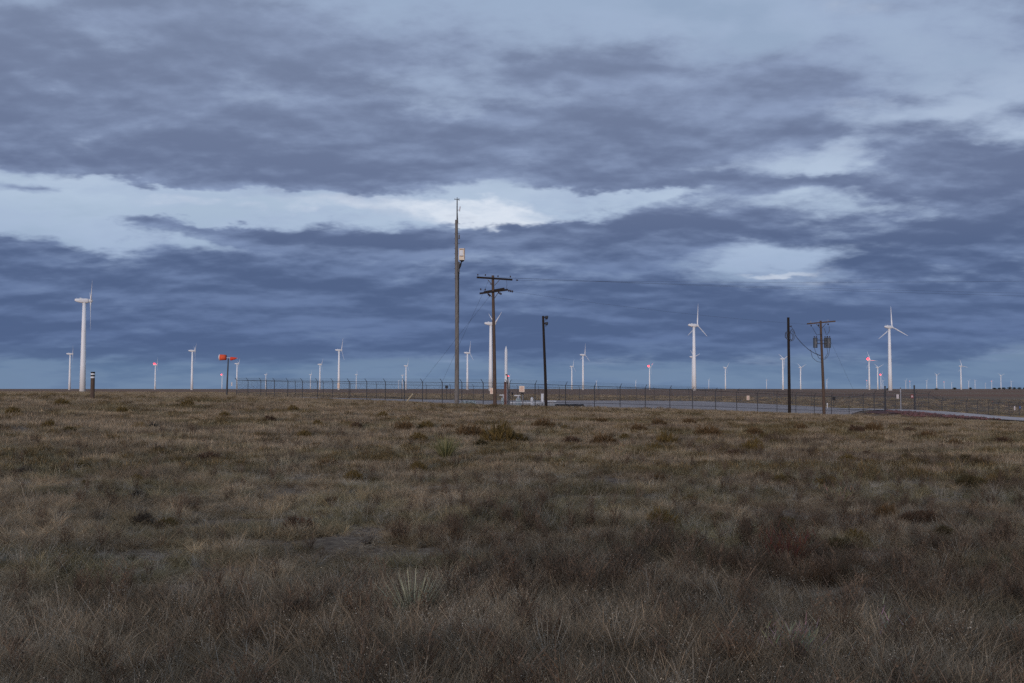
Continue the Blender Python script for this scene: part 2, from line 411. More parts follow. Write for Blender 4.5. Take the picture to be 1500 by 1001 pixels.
def grass_ground_mat():
    m = bpy.data.materials.new('prairie_ground'); m.use_nodes = True; t = m.node_tree
    b = t.nodes['Principled BSDF']; b.inputs['Roughness'].default_value = 0.95; b.inputs['Specular IOR Level'].default_value = 0.1
    tc = node(t, 'ShaderNodeTexCoord'); P = tc.outputs['Object']
    fine = fbm(t, P, 9.0, 6.0, 0.7); mid = fbm(t, P, 0.35, 6.0, 0.6); wide = fbm(t, vmath(t, 'MULTIPLY', P, (0.35, 1.0, 1.0)), 0.028, 4.0, 0.55)
    c = mixc(t, mid.ss(0.35, 0.65), (0.23, 0.165, 0.108), (0.28, 0.21, 0.145))
    c = mixc(t, fine.ss(0.4, 0.62), c, (0.12, 0.082, 0.056))
    c = mixc(t, wide.ss(0.42, 0.6, 0.0, 0.75), c, (0.125, 0.075, 0.05))
    # fields far beyond the fence: strips of stubble and bare reddish earth
    ln = vmath(t, 'LENGTH', P); far = ln.ss(190.0, 420.0)
    strip = fbm(t, vmath(t, 'MULTIPLY', P, (0.15, 1.0, 1.0)), 0.006, 3.0, 0.5)
    fc = mixc(t, strip.ss(0.42, 0.58), (0.235, 0.118, 0.074), (0.25, 0.165, 0.105))
    c = mixc(t, far, c, fc)
    link(t, c, b.inputs['Base Color'])
    bn = node(t, 'ShaderNodeBump'); bn.inputs['Strength'].default_value = 0.6; bn.inputs['Distance'].default_value = 0.05
    link(t, fine, bn.inputs['Height']); t.links.new(bn.outputs[0], b.inputs['Normal'])
    return m
def gravel_mat(name, c1, c2, c3):
    m = bpy.data.materials.new(name); m.use_nodes = True; t = m.node_tree
    b = t.nodes['Principled BSDF']; b.inputs['Roughness'].default_value = 0.95; b.inputs['Specular IOR Level'].default_value = 0.15
    tc = node(t, 'ShaderNodeTexCoord'); P = tc.outputs['Object']
    c = mixc(t, fbm(t, P, 0.12, 5.0, 0.6).ss(0.38, 0.62), c1, c2)
    c = mixc(t, fbm(t, P, 14.0, 4.0, 0.7).ss(0.45, 0.6, 0.0, 0.6), c, c3)
    c = mixc(t, fbm(t, vmath(t, 'MULTIPLY', P, (0.25, 1.0, 1.0)), 0.35, 5.0, 0.65).ss(0.5, 0.68, 0.0, 0.6), c, c3)
    link(t, c, b.inputs['Base Color'])
    bn = node(t, 'ShaderNodeBump'); bn.inputs['Strength'].default_value = 0.5; bn.inputs['Distance'].default_value = 0.03
    link(t, fbm(t, P, 25.0, 3.0, 0.6), bn.inputs['Height']); t.links.new(bn.outputs[0], b.inputs['Normal'])
    return m

def grid_mesh(name, X, Y, Z, material, wrap=False):
    nr, nc = X.shape
    v = np.stack([X, Y, Z], -1).reshape(-1, 3)
    i = np.arange(nr - 1)[:, None]; j = np.arange(nc if wrap else nc - 1)[None]
    j2 = (j + 1) % nc
    f = np.stack([i * nc + j, i * nc + j2, (i + 1) * nc + j2, (i + 1) * nc + j], -1).reshape(-1, 4)
    me = bpy.data.meshes.new(name); me.from_pydata(v.tolist(), [], f.tolist()); me.update()
    me.polygons.foreach_set('use_smooth', [True] * len(me.polygons)); me.materials.append(material)
    o = bpy.data.objects.new(name, me); COL.objects.link(o)
    return o
# one ground sheet to the horizon, finest close by
_r = np.r_[0.2, np.geomspace(1.0, 30, 110), np.geomspace(30.4, 260, 190)[1:], np.geomspace(265, 24000, 84)]
_t = np.concatenate([np.linspace(-0.62, 0.62, 420), np.linspace(0.62, 2 * math.pi - 0.62, 90)[1:-1]])
_R, _T = np.meshgrid(_r, _t, indexing='ij')
_X, _Y = _R * np.sin(_T), _R * np.cos(_T)
tag(grid_mesh('ground', _X, _Y, ground(_X, _Y), grass_ground_mat(), wrap=True), kind='structure')
# gravel pad inside the fence
_u, _v = np.meshgrid(np.linspace(0.02, 1.90, 120), np.linspace(0.02, 0.97, 70), indexing='ij')
_X = FC[0] + _u * FR[0] + _v * FL[0]; _Y = FC[1] + _u * FR[1] + _v * FL[1]
tag(grid_mesh('gravel_pad', _X, _Y, ground(_X, _Y, False) + 0.05, gravel_mat('pad_gravel', (0.50, 0.415, 0.37), (0.40, 0.33, 0.295), (0.21, 0.16, 0.14))), kind='structure')
# road from the gate out to the right
def strip(name, off_a, off_b, i0, lift, material, n=60, m=8):
    pts = []
    P2 = ROAD[:, :2]; seg = np.r_[0, np.cumsum(np.hypot(*np.diff(P2, axis=0).T))]
    s = np.linspace(seg[i0], seg[-1], n)
    sm = lambda c: np.interp(s, seg, c)
    cx, cy = sm(P2[:, 0]), sm(P2[:, 1])
    for _ in range(6):
        cx[1:-1] = (cx[:-2] + 2 * cx[1:-1] + cx[2:]) / 4; cy[1:-1] = (cy[:-2] + 2 * cy[1:-1] + cy[2:]) / 4
    tx, ty = np.gradient(cx), np.gradient(cy); L = np.hypot(tx, ty); nx, ny = ty / L, -tx / L
    o = np.linspace(0, 1, m)[None]
    wob = (vnoise(s, s * 0 + 3, 1.6, 9) - 0.5)[:, None] * 0.7
    oa = np.broadcast_to(off_a(s - s[0])[:, None], (n, m)); ob = np.broadcast_to(off_b(s - s[0])[:, None], (n, m))
    O = oa + (ob - oa) * o + wob * o
    X, Y = cx[:, None] + nx[:, None] * O, cy[:, None] + ny[:, None] * O
    return tag(grid_mesh(name, X, Y, ground(X, Y, False) + lift, material), kind='structure')
_k = lambda c: (lambda s: np.full(np.shape(s), float(c)))
strip('road', _k(-2.6), lambda s: 2.5 + 2.6 * sstep(6, 15, s), 0, 0.10, gravel_mat('road_gravel', (0.62, 0.52, 0.465), (0.52, 0.435, 0.39), (0.31, 0.25, 0.225)), 120)
strip('red_gravel_bank', lambda s: 2.3 + 2.6 * sstep(0, 8, s), lambda s: np.maximum(2.35 + 2.6 * sstep(0, 8, s), 7.0 - 0.22 * s), 1, 0.07, gravel_mat('red_gravel', (0.155, 0.075, 0.07), (0.12, 0.068, 0.06), (0.08, 0.05, 0.042)), 120)
# ------------------------------------------------------------------ wind turbines
HUB = 72.0
def loft(mb, rings):
    """rings of equal length -> skin with end caps"""
    n = len(rings[0]); vs = [p for r in rings for p in r]; fs = []
    for i in range(len(rings) - 1):
        for k in range(n):
            q = (k + 1) % n
            fs.append((i * n + k, i * n + q, (i + 1) * n + q, (i + 1) * n + k))
    fs.append(tuple(range(n))[::-1]); fs.append(tuple((len(rings) - 1) * n + k for k in range(n)))
    return mb.add(vs, fs)
def superellipse(x, hw, hh, zc, n=14, e=0.55):
    out = []
    for k in range(n):
        a = 2 * math.pi * k / n; c, s = math.cos(a), math.sin(a)
        out.append((x, hw * math.copysign(abs(c) ** e, c), zc + hh * math.copysign(abs(s) ** e, s)))
    return out
def turbine_meshes():
    p = {}
    p['tower'] = MB().tube([(0, 0, 0), (0, 0, 24), (0, 0, 48), (0, 0, HUB - 1.7)], [2.3, 2.0, 1.66, 1.3], 20)
    for z, r, nm in ((24, 2.03, 'flange_low'), (48, 1.69, 'flange_high')): p[nm] = MB().tube([(0, 0, z - 0.12), (0, 0, z + 0.12)], r, 20)
    n = MB(); loft(n, [superellipse(x, hw, hh, zc) for x, hw, hh, zc in
        ((-7.0, 0.9, 0.7, 0.45), (-6.7, 1.2, 1.0, 0.4), (-4.0, 1.6, 1.55, 0.1), (-1.0, 1.75, 1.85, 0.0), (2.0, 1.75, 1.85, 0.0), (3.1, 1.5, 1.6, 0.05), (3.3, 1.2, 1.3, 0.1))])
    p['nacelle'] = n
    p['roof_vent'] = MB().box((-2.6, 0, 1.95), (1.6, 1.2, 0.5))
    p['wind_sensor'] = MB().tube([(-5.6, 0, 1.3), (-5.6, 0, 2.6)], 0.06, 6)
    h = MB(); loft(h, [[(x, r * math.cos(2 * math.pi * k / 14), 0.1 + r * math.sin(2 * math.pi * k / 14)) for k in range(14)]
        for x, r in ((3.4, 1.25), (4.2, 1.45), (5.1, 1.4), (5.8, 1.05), (6.2, 0.5), (6.3, 0.1))])
    p['hub'] = h
    b = MB(); rings = []
    for r, ch, th, tw in ((0.6, 1.1, 1.1, 80), (2.0, 1.15, 1.1, 60), (4.5, 1.7, 0.55, 24), (8, 1.5, 0.42, 14), (13, 1.15, 0.30, 8), (18, 0.85, 0.20, 4), (22, 0.5, 0.11, 1), (24.0, 0.2, 0.05, 0)):
        ring = []
        for k in range(12):
            a = 2 * math.pi * k / 12
            cy, cx = ch * (math.cos(a) * 0.5 + 0.12 * (1 if r > 4 else 0)), th * 0.5 * math.sin(a)
            t = math.radians(tw); ring.append((cx * math.cos(t) - cy * math.sin(t), cx * math.sin(t) + cy * math.cos(t), r))
        rings.append(ring)
    p['blade'] = loft(b, rings)
    lm = MB(); loft(lm, [[(-3.6 + r * math.cos(2 * math.pi * k / 10), r * math.sin(2 * math.pi * k / 10), 2.0 + z) for k in range(10)]
        for z, r in ((0, 0.9), (0.6, 1.8), (1.8, 2.3), (3.0, 1.8), (3.6, 0.7))])
    p['lamp'] = lm
    return p
_tm = {}
for k, mb in turbine_meshes().items():
    me = bpy.data.meshes.new('turbine_' + k); me.from_pydata(mb.v, [], mb.f); me.update()
    bm = bmesh.new(); bm.from_mesh(me); bmesh.ops.recalc_face_normals(bm, faces=bm.faces[:]); bm.to_mesh(me); bm.free()
    me.polygons.foreach_set('use_smooth', [True] * len(me.polygons))
    me.materials.append(M['red_lamp'] if k == 'lamp' else M['white_paint'] if k in ('tower', 'blade') else M['nacelle_white'])
    _tm[k] = me
def child(name, me, parent):
    o = bpy.data.objects.new(name, me); COL.objects.link(o); o.parent = parent; return o
def turbine(px, hub_y, phase, lamp, label, yaw_j=0.0):
    # a hub 72 m above its ground; its height in the picture gives the distance
    dist = HUB * F / (EYE_Y + 1.5 - hub_y)
    for _ in range(4):
        x = (px - 750.0) / F * dist; g = gz(x, dist)
        dist = (HUB + g - EYE) * F / (EYE_Y - hub_y)
    x = (px - 750.0) / F * dist
    t = empty('wind_turbine', (x, dist, gz(x, dist) - 0.3))
    tag(t, label, 'wind turbine', 'white wind turbines along the horizon')
    yaw = math.radians(25 + yaw_j)
    tw = child('tower', _tm['tower'], t); child('flange', _tm['flange_low'], tw); child('flange', _tm['flange_high'], tw)
    n = child('nacelle', _tm['nacelle'], t); n.location = (0, 0, HUB); n.rotation_euler = (0, 0, yaw)
    child('roof_vent', _tm['roof_vent'], n); child('wind_sensor', _tm['wind_sensor'], n)
    h = child('hub', _tm['hub'], t); h.location = (0, 0, HUB); h.rotation_euler = (0, 0, yaw)
    R = Matrix.Rotation(yaw, 4, 'Z')
    for k in range(3):
        b = child('blade', _tm['blade'], t)
        b.matrix_local = Matrix.Translation((0, 0, HUB)) @ R @ Matrix.Translation((4.7, 0, 0.1)) @ Matrix.Rotation(math.radians(phase + 120 * k), 4, 'X')
    if lamp:
        l = child('warning_light', _tm['lamp'], t); l.location = (0, 0, HUB); l.rotation_euler = (0, 0, yaw); l['label'] = 'glowing red warning light' if lamp == 1 else 'faint red warning light'
        if lamp == 2: l.data = _dim
_dim = _tm['lamp'].copy(); _dim.materials.clear(); _dim.materials.append(M['dim_lamp'])
TURBINES = [
    (102.5, 518.5, 165, 0, 'slim white wind turbine just left of the tallest far-left turbine'),
    (121.6, 440, 172, 0, 'tallest white wind turbine, at far left behind the banded marker post'),
    (227.7, 535, 20, 1, 'white wind turbine with red light between banded post and orange windsock'),
    (281.5, 514, 175, 0, 'white wind turbine left of the orange windsock, without a red light'),
    (325.6, 550, 40, 1, 'small red-lit wind turbine just left of the windsock pole'),
    (347.3, 533, 170, 0, 'white wind turbine just right of the windsock, above the fence corner'),
    (389.5, 549, 70, 0, 'tiny wind turbine behind the fence, first one right of the windsock pair'),
    (455, 549, 15, 0, 'tiny wind turbine just left of a taller one in the left fence run'),
    (468.8, 534, 160, 0, 'middle-sized wind turbine just left of the tall one with a sign at its foot'),
    (496.5, 513, 20, 0, 'tall wind turbine behind the peach sign on the left fence run'),
    (522, 549, 100, 0, 'tiny wind turbine right of the tall one behind the peach fence sign'),
    (584, 558, 50, 0, 'smallest leftmost turbine of the close trio left of the tall grey pole'),
    (589.5, 550, 80, 0, 'middle turbine of the close trio left of the tall grey pole'),
    (594.8, 536, 25, 0, 'tallest right-hand turbine of the close trio left of the tall grey pole'),
    (684.7, 517, 10, 0, 'wind turbine standing between the tall grey pole and the double crossarm pole'),
    (718.8, 474, 62, 0, 'big wind turbine partly hidden behind the double crossarm pole'),
    (745.6, 552, 40, 1, 'red-lit wind turbine beside the white pointed antenna'),
    (801, 558, 65, 1, 'tiny red-lit wind turbine peeking out behind the dark floodlight pole'),
    (837.6, 537, 15, 0, 'wind turbine right of the floodlight pole, shorter left one of a pair'),
    (854, 520, 5, 0, 'taller right-hand turbine of the pair right of the floodlight pole'),
    (873.5, 558.5, 70, 0, 'tiny wind turbine right of the pair beside the floodlight pole'),
    (931, 558.5, 30, 0, 'tiny wind turbine just left of the red-lit one mid-right'),
    (951.4, 538, 50, 1, 'red-lit wind turbine midway between floodlight pole and the big right turbine'),
    (1016.8, 476.5, 4, 0, 'big wind turbine right of centre with another nacelle peeking out behind its tower'),
    (1014.5, 523, 75, 0, 'wind turbine almost wholly hidden behind the big tower right of centre'),
    (1038, 557, 20, 0, 'tiny wind turbine just right of the big one right of centre'),
    (1062.4, 539, 45, 0, 'wind turbine halfway between the big right-of-centre turbine and the dark wire-coil pole'),
    (1122.5, 557, 90, 0, 'tiny wind turbine left of the turbine beside the dark wire-coil pole'),
    (1146.6, 526, 62, 0, 'wind turbine just left of the dark wire-coil pole'),
    (1172.4, 538.5, 65, 0, 'wind turbine between the dark wire-coil pole and the transformer pole'),
    (1210.8, 557, 30, 0, 'tiny wind turbine behind the foot of the transformer pole'),
    (1269.4, 558, 55, 2, 'tiny turbine with faint red light at left edge of the gate cluster'),
    (1273, 528, 95, 1, 'wind turbine with the brightest red light, left of the gate'),
    (1285.3, 538.5, 64, 0, 'unlit wind turbine between two red-lit ones left of the gate'),
    (1290, 550, 20, 1, 'shorter red-lit wind turbine close to the big one behind the gate'),
    (1292.8, 558, 80, 0, 'tiny unlit turbine tucked beside the short red-lit one by the gate'),
    (1303.5, 479, 117, 0, 'big wind turbine towering behind the gate at right'),
    (1326.3, 558, 30, 0, 'faint distant turbine, left one of the pair right of the gate'),
    (1332.4, 559, 75, 2, 'faint distant red-lit turbine, right one of the pair right of the gate'),
    (1357, 558, 40, 0, 'tiny white turbine left of the first mid-sized one beyond the gate'),
    (1371.6, 549.5, 62, 0, 'mid-sized white turbine, first one right of the gate'),
    (1382.4, 560, 20, 2, 'faint tiny red-topped turbine right of the first mid-sized one beyond the gate'),
    (1393.4, 561, 85, 0, 'very faint turbine left of the tallest far-right turbine'),
    (1407.3, 536.5, 100, 0, 'tallest wind turbine in the far-right group'),
    (1418.3, 558.5, 45, 0, 'small white turbine just right of the tallest far-right turbine'),
    (1427.6, 558, 70, 0, 'faint distant turbine second to the right of the tallest far-right one'),
    (1442.7, 562.3, 10, 0, 'smallest and faintest turbine on the far-right horizon'),
    (1452, 559, 35, 2, 'distant red-topped turbine left of the one rising from the far trees'),
    (1465.6, 550.5, 64, 0, 'white turbine rising above the far dark trees at right'),
    (1480.5, 559, 90, 0, 'rightmost small turbine above the far dark trees'),
]
for i, (px, hy, ph, lamp, lab) in enumerate(TURBINES):
    turbine(px, hy, ph, lamp, lab, random.uniform(-4, 4))
# ------------------------------------------------------------------ perimeter fence
def on_line(px, A, D):
    r = (px - 750.0) / F
    s = (r * A[1] - A[0]) / (D[0] - r * D[1])
    return A + D * s
POST_H, ARM = 2.13, 0.38
_post_me = {}
def post_mesh(name, h, r):
    if (name, h, r) not in _post_me:
        o = MB().tube([(0, 0, -0.3), (0, 0, h)], r, 8).build(name, 'steel_dark'); _post_me[(name, h, r)] = o.data
        bpy.data.objects.remove(o)
    return _post_me[(name, h, r)]
def fence(pts, outward, label, low_rail=True, group='chain link fence runs around the gravel pad', r_post=0.038, mid=False):
    P = [Vector((p[0], p[1], gz(p[0], p[1]))) for p in pts]
    root = empty('chain_link_fence', P[0]); o0 = P[0]
    tag(root, label, 'fence', group)
    ow = Vector((outward[0], outward[1], 0)).normalized()
    tip = ow * (ARM * 0.72) + Vector((0, 0, ARM * 0.80))
    arm = None
    for p in P:
        c = child('post', post_mesh('fence_post', POST_H, r_post), root); c.location = p - o0
        if arm is None:
            a = MB().tube([(0, 0, POST_H - 0.04), Vector((0, 0, POST_H)) + tip], [0.03, 0.022], 6).build('barb_arm', 'steel_dark', c); arm = a.data
        else: child('barb_arm', arm, c)
    def run(name, h, rad, off=Vector((0, 0, 0))):
        MB().tube([p - o0 + Vector((0, 0, h)) + off for p in P], rad, 6).build(name, 'steel_dark', root)
    run('top_rail', POST_H - 0.03, 0.026)
    if low_rail: run('bottom_rail', 0.5, 0.02)
    if mid: run('middle_rail', 1.2, 0.02)
    for k in (0.4, 0.7, 1.0): run('barbed_wire', POST_H - 0.02, 0.006, tip * k)
    # woven mesh
    me = bpy.data.meshes.new('chain_link_mesh'); vs, fs, uvs = [], [], []
    L = 0.0
    for i, p in enumerate(P):
        if i: L += (P[i] - P[i - 1]).length
        for h in (0.04, POST_H - 0.06):
            vs.append(p - o0 + Vector((0, 0, h)) + ow * 0.045); uvs.append((L, h))
    for i in range(len(P) - 1): fs.append((2 * i, 2 * i + 2, 2 * i + 3, 2 * i + 1))
    me.from_pydata(vs, [], fs); uvl = me.uv_layers.new(name='UVMap')
    for lp in me.loops: uvl.data[lp.index].uv = uvs[lp.vertex_index]
    me.materials.append(M['chain_link']); child('chain_link_mesh', me, root)
    return root, P
PXL = [347, 363.7, 382.5, 402.5, 422, 443.3, 465.3, 487.8, 511.7, 537.5, 564.7, 592.7, 619.2, 648, 676.7, 707.8, 744]
PXR = [746.5, 783.8, 828.4, 870.6, 908, 944.8, 980.8, 1014, 1047.6, 1078.5, 1109, 1137.4, 1165, 1192, 1217, 1242.8, 1263.5, 1280, 1294]
PXR2 = [1340.5, 1359.4, 1377.6, 1397.4, 1414, 1430.5, 1446.7, 1461.6, 1476.4, 1491, 1505, 1519, 1533]
PL = [on_line(p, FC, FL) for p in PXL]; PR = [on_line(p, FC, FR) for p in PXR]; PR2 = [on_line(p, FC, FR) for p in PXR2]
oL, oR = (-FL[1], FL[0]), (FR[1], -FR[0])
if oL[1] > 0: oL = (FL[1] * -1, FL[0])
f_left, _ = fence(PL[::-1], (-0.77, -0.64), 'chain link fence run from the windsock to the near corner, arms leaning left')
f_right, _ = fence(PR, (0.55, -0.83), 'chain link fence run from the near corner to the gate, arms leaning right')
f_far, _ = fence(PR2, (0.55, -0.83), 'chain link fence run right of the gate beyond the road')
END_L, END_R = PL[0], PR2[-1]
n_back = 22; vec = END_R - FC
BACK = [END_L + vec * (i / n_back) for i in range(n_back + 1)]
f_back, _ = fence(BACK, (-0.55, 0.83), 'distant back fence run behind the pad, from windsock corner to the right', low_rail=False, r_post=0.032)
SIDE = [BACK[-1] + (END_R - BACK[-1]) * (i / 15) for i in range(1, 15)]
f_side, _ = fence(SIDE, (0.77, 0.64), 'far end fence run closing the pad at the right', low_rail=False, r_post=0.032)

# gate: three stout posts and two leaves
def gate():
    a, b, c = (on_line(p, FC, FR) for p in (1295.8, 1318.4, 1338.6))
    A, B, C = (Vector((q[0], q[1], gz(q[0], q[1]) + 0.1)) for q in (a, b, c))
    root = empty('double_gate', A); tag(root, 'closed double chain link gate with tall posts at the head of the road', 'gate')
    for q, h, r, m in ((A, 2.75, 0.085, 'steel_dark'), (B, 2.55, 0.055, 'galv_light'), (C, 2.85, 0.09, 'steel_dark')):
        p = MB().tube([(0, 0, -0.3), (0, 0, h)], r, 10).build('gate_post', m, root, loc=q - A)
        MB().tube([(0, 0, h), (0, 0, h + 0.07), (0, 0, h + 0.12)], [r + 0.012, r + 0.012, 0.02], 10).build('post_cap', 'steel_dark', p)
    for s, e in ((A, B), (B, C)):
        d = (e - s).normalized(); p0, p1 = s + d * 0.14 - A, e - d * 0.10 - A
        up = Vector((0, 0, 1))
        leaf = MB().tube([p0 + up * 0.12, p0 + up * 2.1, p1 + up * 2.1, p1 + up * 0.12, p0 + up * 0.12], 0.026, 6)
        leaf.tube([p0 + up * 1.15, p1 + up * 1.15], 0.02, 6)
        lf = leaf.build('gate_leaf', 'steel_dark', root)
        me = bpy.data.meshes.new('leaf_mesh'); me.from_pydata([p0 + up * 0.14, p1 + up * 0.14, p1 + up * 2.08, p0 + up * 2.08], [], [(0, 1, 2, 3)])
        L = (p1 - p0).length; uvl = me.uv_layers.new(name='UVMap')
        for lp, q in zip(me.loops, ((0, 0), (L, 0), (L, 2), (0, 2))): uvl.data[lp.index].uv = q
        me.materials.append(M['chain_link']); child('leaf_mesh', me, lf)
        for k in (0.5, 0.75, 1.0): MB().tube([p0 + up * (2.1 + 0.3 * k), p1 + up * (2.1 + 0.3 * k)], 0.006, 5).build('barbed_wire', 'wire', root)
    return A, B, C
GA, GB, GC = gate()

# ------------------------------------------------------------------ signs
def sign(name, c, w, h, face, material, label, rows=4, ink='sign_ink', post=None):
    """plate hung on the fence; face = unit vector it looks along"""
    f = Vector(face).normalized(); rz = math.atan2(f.y, f.x) + math.pi / 2
    root = empty(name, c, rz); tag(root, label, 'sign')
    MB().box((0, 0, 0), (w, 0.012, h)).build('plate', material, root)
    for k in range(rows):
        z = h * (0.34 - 0.66 * k / max(1, rows - 1)); ww = w * (0.72 if k else 0.5) * (0.85 if k % 2 else 1)
        MB().box((0, -0.009, z), (ww, 0.006, h * 0.055)).build('text_line', ink, root)
    if post:
        MB().tube([(0, 0.06, -post), (0, 0.06, h * 0.45)], 0.05, 8).build('sign_post', 'galv', root)
    return root
def fence_point(px, A, D, h, out, gap=0.10):
    q = on_line(px, A, D); o = Vector((out[0], out[1], 0)).normalized()
    return Vector((q[0], q[1], gz(q[0], q[1]) + h)) + o * gap
oL3, oR3 = (-0.77, -0.64), (0.55, -0.83)
for px, py, A, D, out, w, h, m, lab in (
    (338.5, 563, None, None, oL3, 0.36, 0.50, 'sign_white', 'small pale sign on the fence corner beside the windsock pole'),
    (497.3, 565, FC, FL, oL3, 0.42, 0.56, 'sign_peach', 'peach warning sign on the left fence run below the tall turbine'),
    (721.5, 573, FC, FL, oL3, 0.42, 0.53, 'sign_peach', 'peach warning sign half hidden behind the double crossarm pole'),
    (1094, 583, FC, FR, oR3, 0.40, 0.46, 'sign_peach', 'peach warning sign on the right fence run left of the dark wire-coil pole'),
    (1312.8, 581, FC, FR, oR3, 0.42, 0.50, 'sign_white', 'pale warning sign on the left gate leaf'),
    (1483.5, 598, FC, FR, oR3, 0.34, 0.52, 'sign_white', 'pale sign on the fence at the far right edge')):
    if A is None: q = on_line(341, FC, FL)
    else: q = on_line(px, A, D)
    dist = q[1]; zc = EYE + (EYE_Y - py) / F * dist
    o = Vector((out[0], out[1], 0)).normalized()
    face = (out[0] * 0.5 - q[0] / dist * 0.5, out[1] * 0.5 - 0.5, 0) if A is FC and px < 1200 else (out[0], out[1], 0)
    sign('warning_sign', Vector((q[0], q[1], zc)) + o * 0.12, w, h, out, m, lab)
# gate plate with an H-shaped mark
q = on_line(1334, FC, FR); c = Vector((q[0], q[1], EYE + (EYE_Y - 580.8) / F * q[1])) + Vector((0.55, -0.83, 0)) * 0.12
hs = empty('letter_sign', c, math.atan2(-0.83, 0.55) + math.pi / 2); tag(hs, 'small dark red sign with a white letter H on the right gate leaf', 'sign')
MB().box((0, 0, 0), (0.46, 0.012, 0.42)).build('plate', 'sign_red', hs)
ht = MB()
for dx in (-0.11, 0.11): ht.box((dx, -0.01, 0), (0.07, 0.008, 0.30))
ht.box((0, -0.0105, 0), (0.15, 0.007, 0.07)); ht.build('letter', 'sign_white', hs)
q = on_line(1491.5, FC, FR); c = Vector((q[0], q[1], EYE + (EYE_Y - 597) / F * q[1])) + Vector((0.55, -0.83, 0)) * 0.12
bs = empty('blue_sign', c, math.atan2(-0.83, 0.55) + math.pi / 2); tag(bs, 'small blue sign on the fence at the far right edge', 'sign')
MB().box((0, 0, 0), (0.36, 0.012, 0.34)).build('plate', 'sign_blue', bs); MB().box((0, -0.009, 0.02), (0.16, 0.006, 0.05)).build('text_line', 'sign_white', bs)
# big sign on its own post at the near corner
c = at(764.4, 570, 87.0)
sg = sign('warning_sign', c, 0.45, 0.52, (0.1, -1, 0), 'sign_peach', 'square peach warning sign standing above grey post at the near fence corner', rows=5)
MB().tube([(0.09, 0.06, gz(c.x, c.y) - c.z), (0.09, 0.06, -0.48)], 0.055, 8).build('sign_post', 'galv', sg)
MB().box((0.05, 0.06, -0.42), (0.20, 0.10, 0.12)).build('clamp', 'black', sg)
MB().tube([(0.0, 0.05, -0.48), (0.0, 0.05, 0.2)], 0.02, 6).build('bracket', 'steel_dark', sg)

# ------------------------------------------------------------------ poles
def tapered(h, rb, rt, lean=0.0, n=14, k=8, wob=0.03):
    pts, rs = [], []
    for i in range(k + 1):
        f = i / k; pts.append((lean * f + wob * math.sin(f * 5.0), 0, -0.4 + (h + 0.4) * f)); rs.append(rb + (rt - rb) * f)
    return MB().tube(pts, rs, n)
def insulator(p, up=Vector((0, 0, 1)), s=1.0):
    mb = MB(); p = Vector(p); up = Vector(up).normalized()
    prof = ((0, 0.02), (0.05, 0.02), (0.06, 0.075), (0.10, 0.04), (0.11, 0.075), (0.15, 0.04), (0.17, 0.05), (0.20, 0.02))
    return mb.tube([p + up * (a * s) for a, _ in prof], [r * s for _, r in prof], 8)
# tall grey pole with a radio box
b = base_at(669, 87.0); s = 87.0 / F; H1 = (595.5 - 322) * s
tp = empty('antenna_pole', b); tag(tp, 'tall grey pole with step pegs, radio box and antenna mast on top', 'pole')
tapered(H1, 0.205, 0.125, -0.02).build('pole', 'wood_grey', tp)
MB().tube([(0, 0, H1 - 0.6), (0, 0, H1 + 1.85)], [0.06, 0.045], 8).build('antenna_mast', 'steel_dark', tp)
MB().tube([(-0.24, 0, H1 + 1.83), (0.20, 0, H1 + 1.83)], 0.025, 6).tube([(-0.2, 0, H1 + 1.78), (-0.2, 0, H1 + 1.9)], 0.02, 6).tube([(0.16, 0.05, H1 + 1.72), (0.16, 0.05, H1 + 1.92)], 0.03, 6).tube([(0, 0, H1 + 1.6), (0, 0, H1 + 2.0)], 0.03, 6).build('antenna_head', 'steel_dark', tp)
MB().tube([(0.0, 0, H1 + 0.85), (0.2, 0, H1 + 0.9)], 0.02, 6).box((0.24, 0, H1 + 0.98), (0.09, 0.10, 0.42), ry=math.radians(8)).build('panel_antenna', 'galv_light', tp)
MB().tube([(0.04, -0.05, H1 + 0.6), (0.06, -0.06, H1 + 0.2), (0.1, -0.1, H1 - 0.3)], 0.018, 5).build('cable', 'black', tp)
for k in range(12):
    z = H1 - 0.35 - k * 0.44
    pg = MB().tube([(-0.27, -0.02, z), (-0.05, 0, z)], 0.016, 5)
    if k < 5 or k > 9: pg.tube([(0.05, 0, z + (0.0 if k % 2 else 0.02)), (0.27, -0.02, z)], 0.016, 5)
    pg.build('step_peg', 'steel_dark', tp)
zb = (595.5 - 373.3) * s
bx = MB().box((0.42, -0.08, zb), (0.48, 0.34, 1.02), taper=0.97).build('radio_box', 'box_cream', tp)
MB().box((0.38, -0.262, zb + 0.10), (0.30, 0.02, 0.48)).build('door_panel', 'panel_white', bx)
MB().box((0.42, -0.264, zb - 0.17), (0.34, 0.02, 0.05)).box((0.42, -0.264, zb + 0.42), (0.36, 0.02, 0.04)).build('seam', 'rust', bx)
MB().box((0.675, -0.06, zb + 0.05), (0.03, 0.26, 0.96)).build('side_rim', 'rust', bx)
MB().tube([(0.44, -0.08, zb - 0.52), (0.44, -0.08, zb - 0.58), (0.42, -0.08, zb - 0.66)], [0.20, 0.17, 0.06], 10).build('cable_gland', 'black', bx)
MB().tube([(0.40, -0.08, zb - 0.62), (0.30, -0.08, zb - 0.95), (0.16, -0.05, zb - 1.35), (0.15, -0.04, zb - 2.0), (0.17, 0, zb - 6)], [0.05, 0.09, 0.07, 0.05, 0.03], 7).build('cable', 'black', tp)
MB().box((0.17, -0.05, zb - 1.1), (0.14, 0.14, 0.9)).build('cable_box', 'steel_dark', tp)
MB().box((0.19, -0.02, H1 - 1.5), (0.10, 0.12, 0.35)).build('junction_box', 'steel_dark', tp)

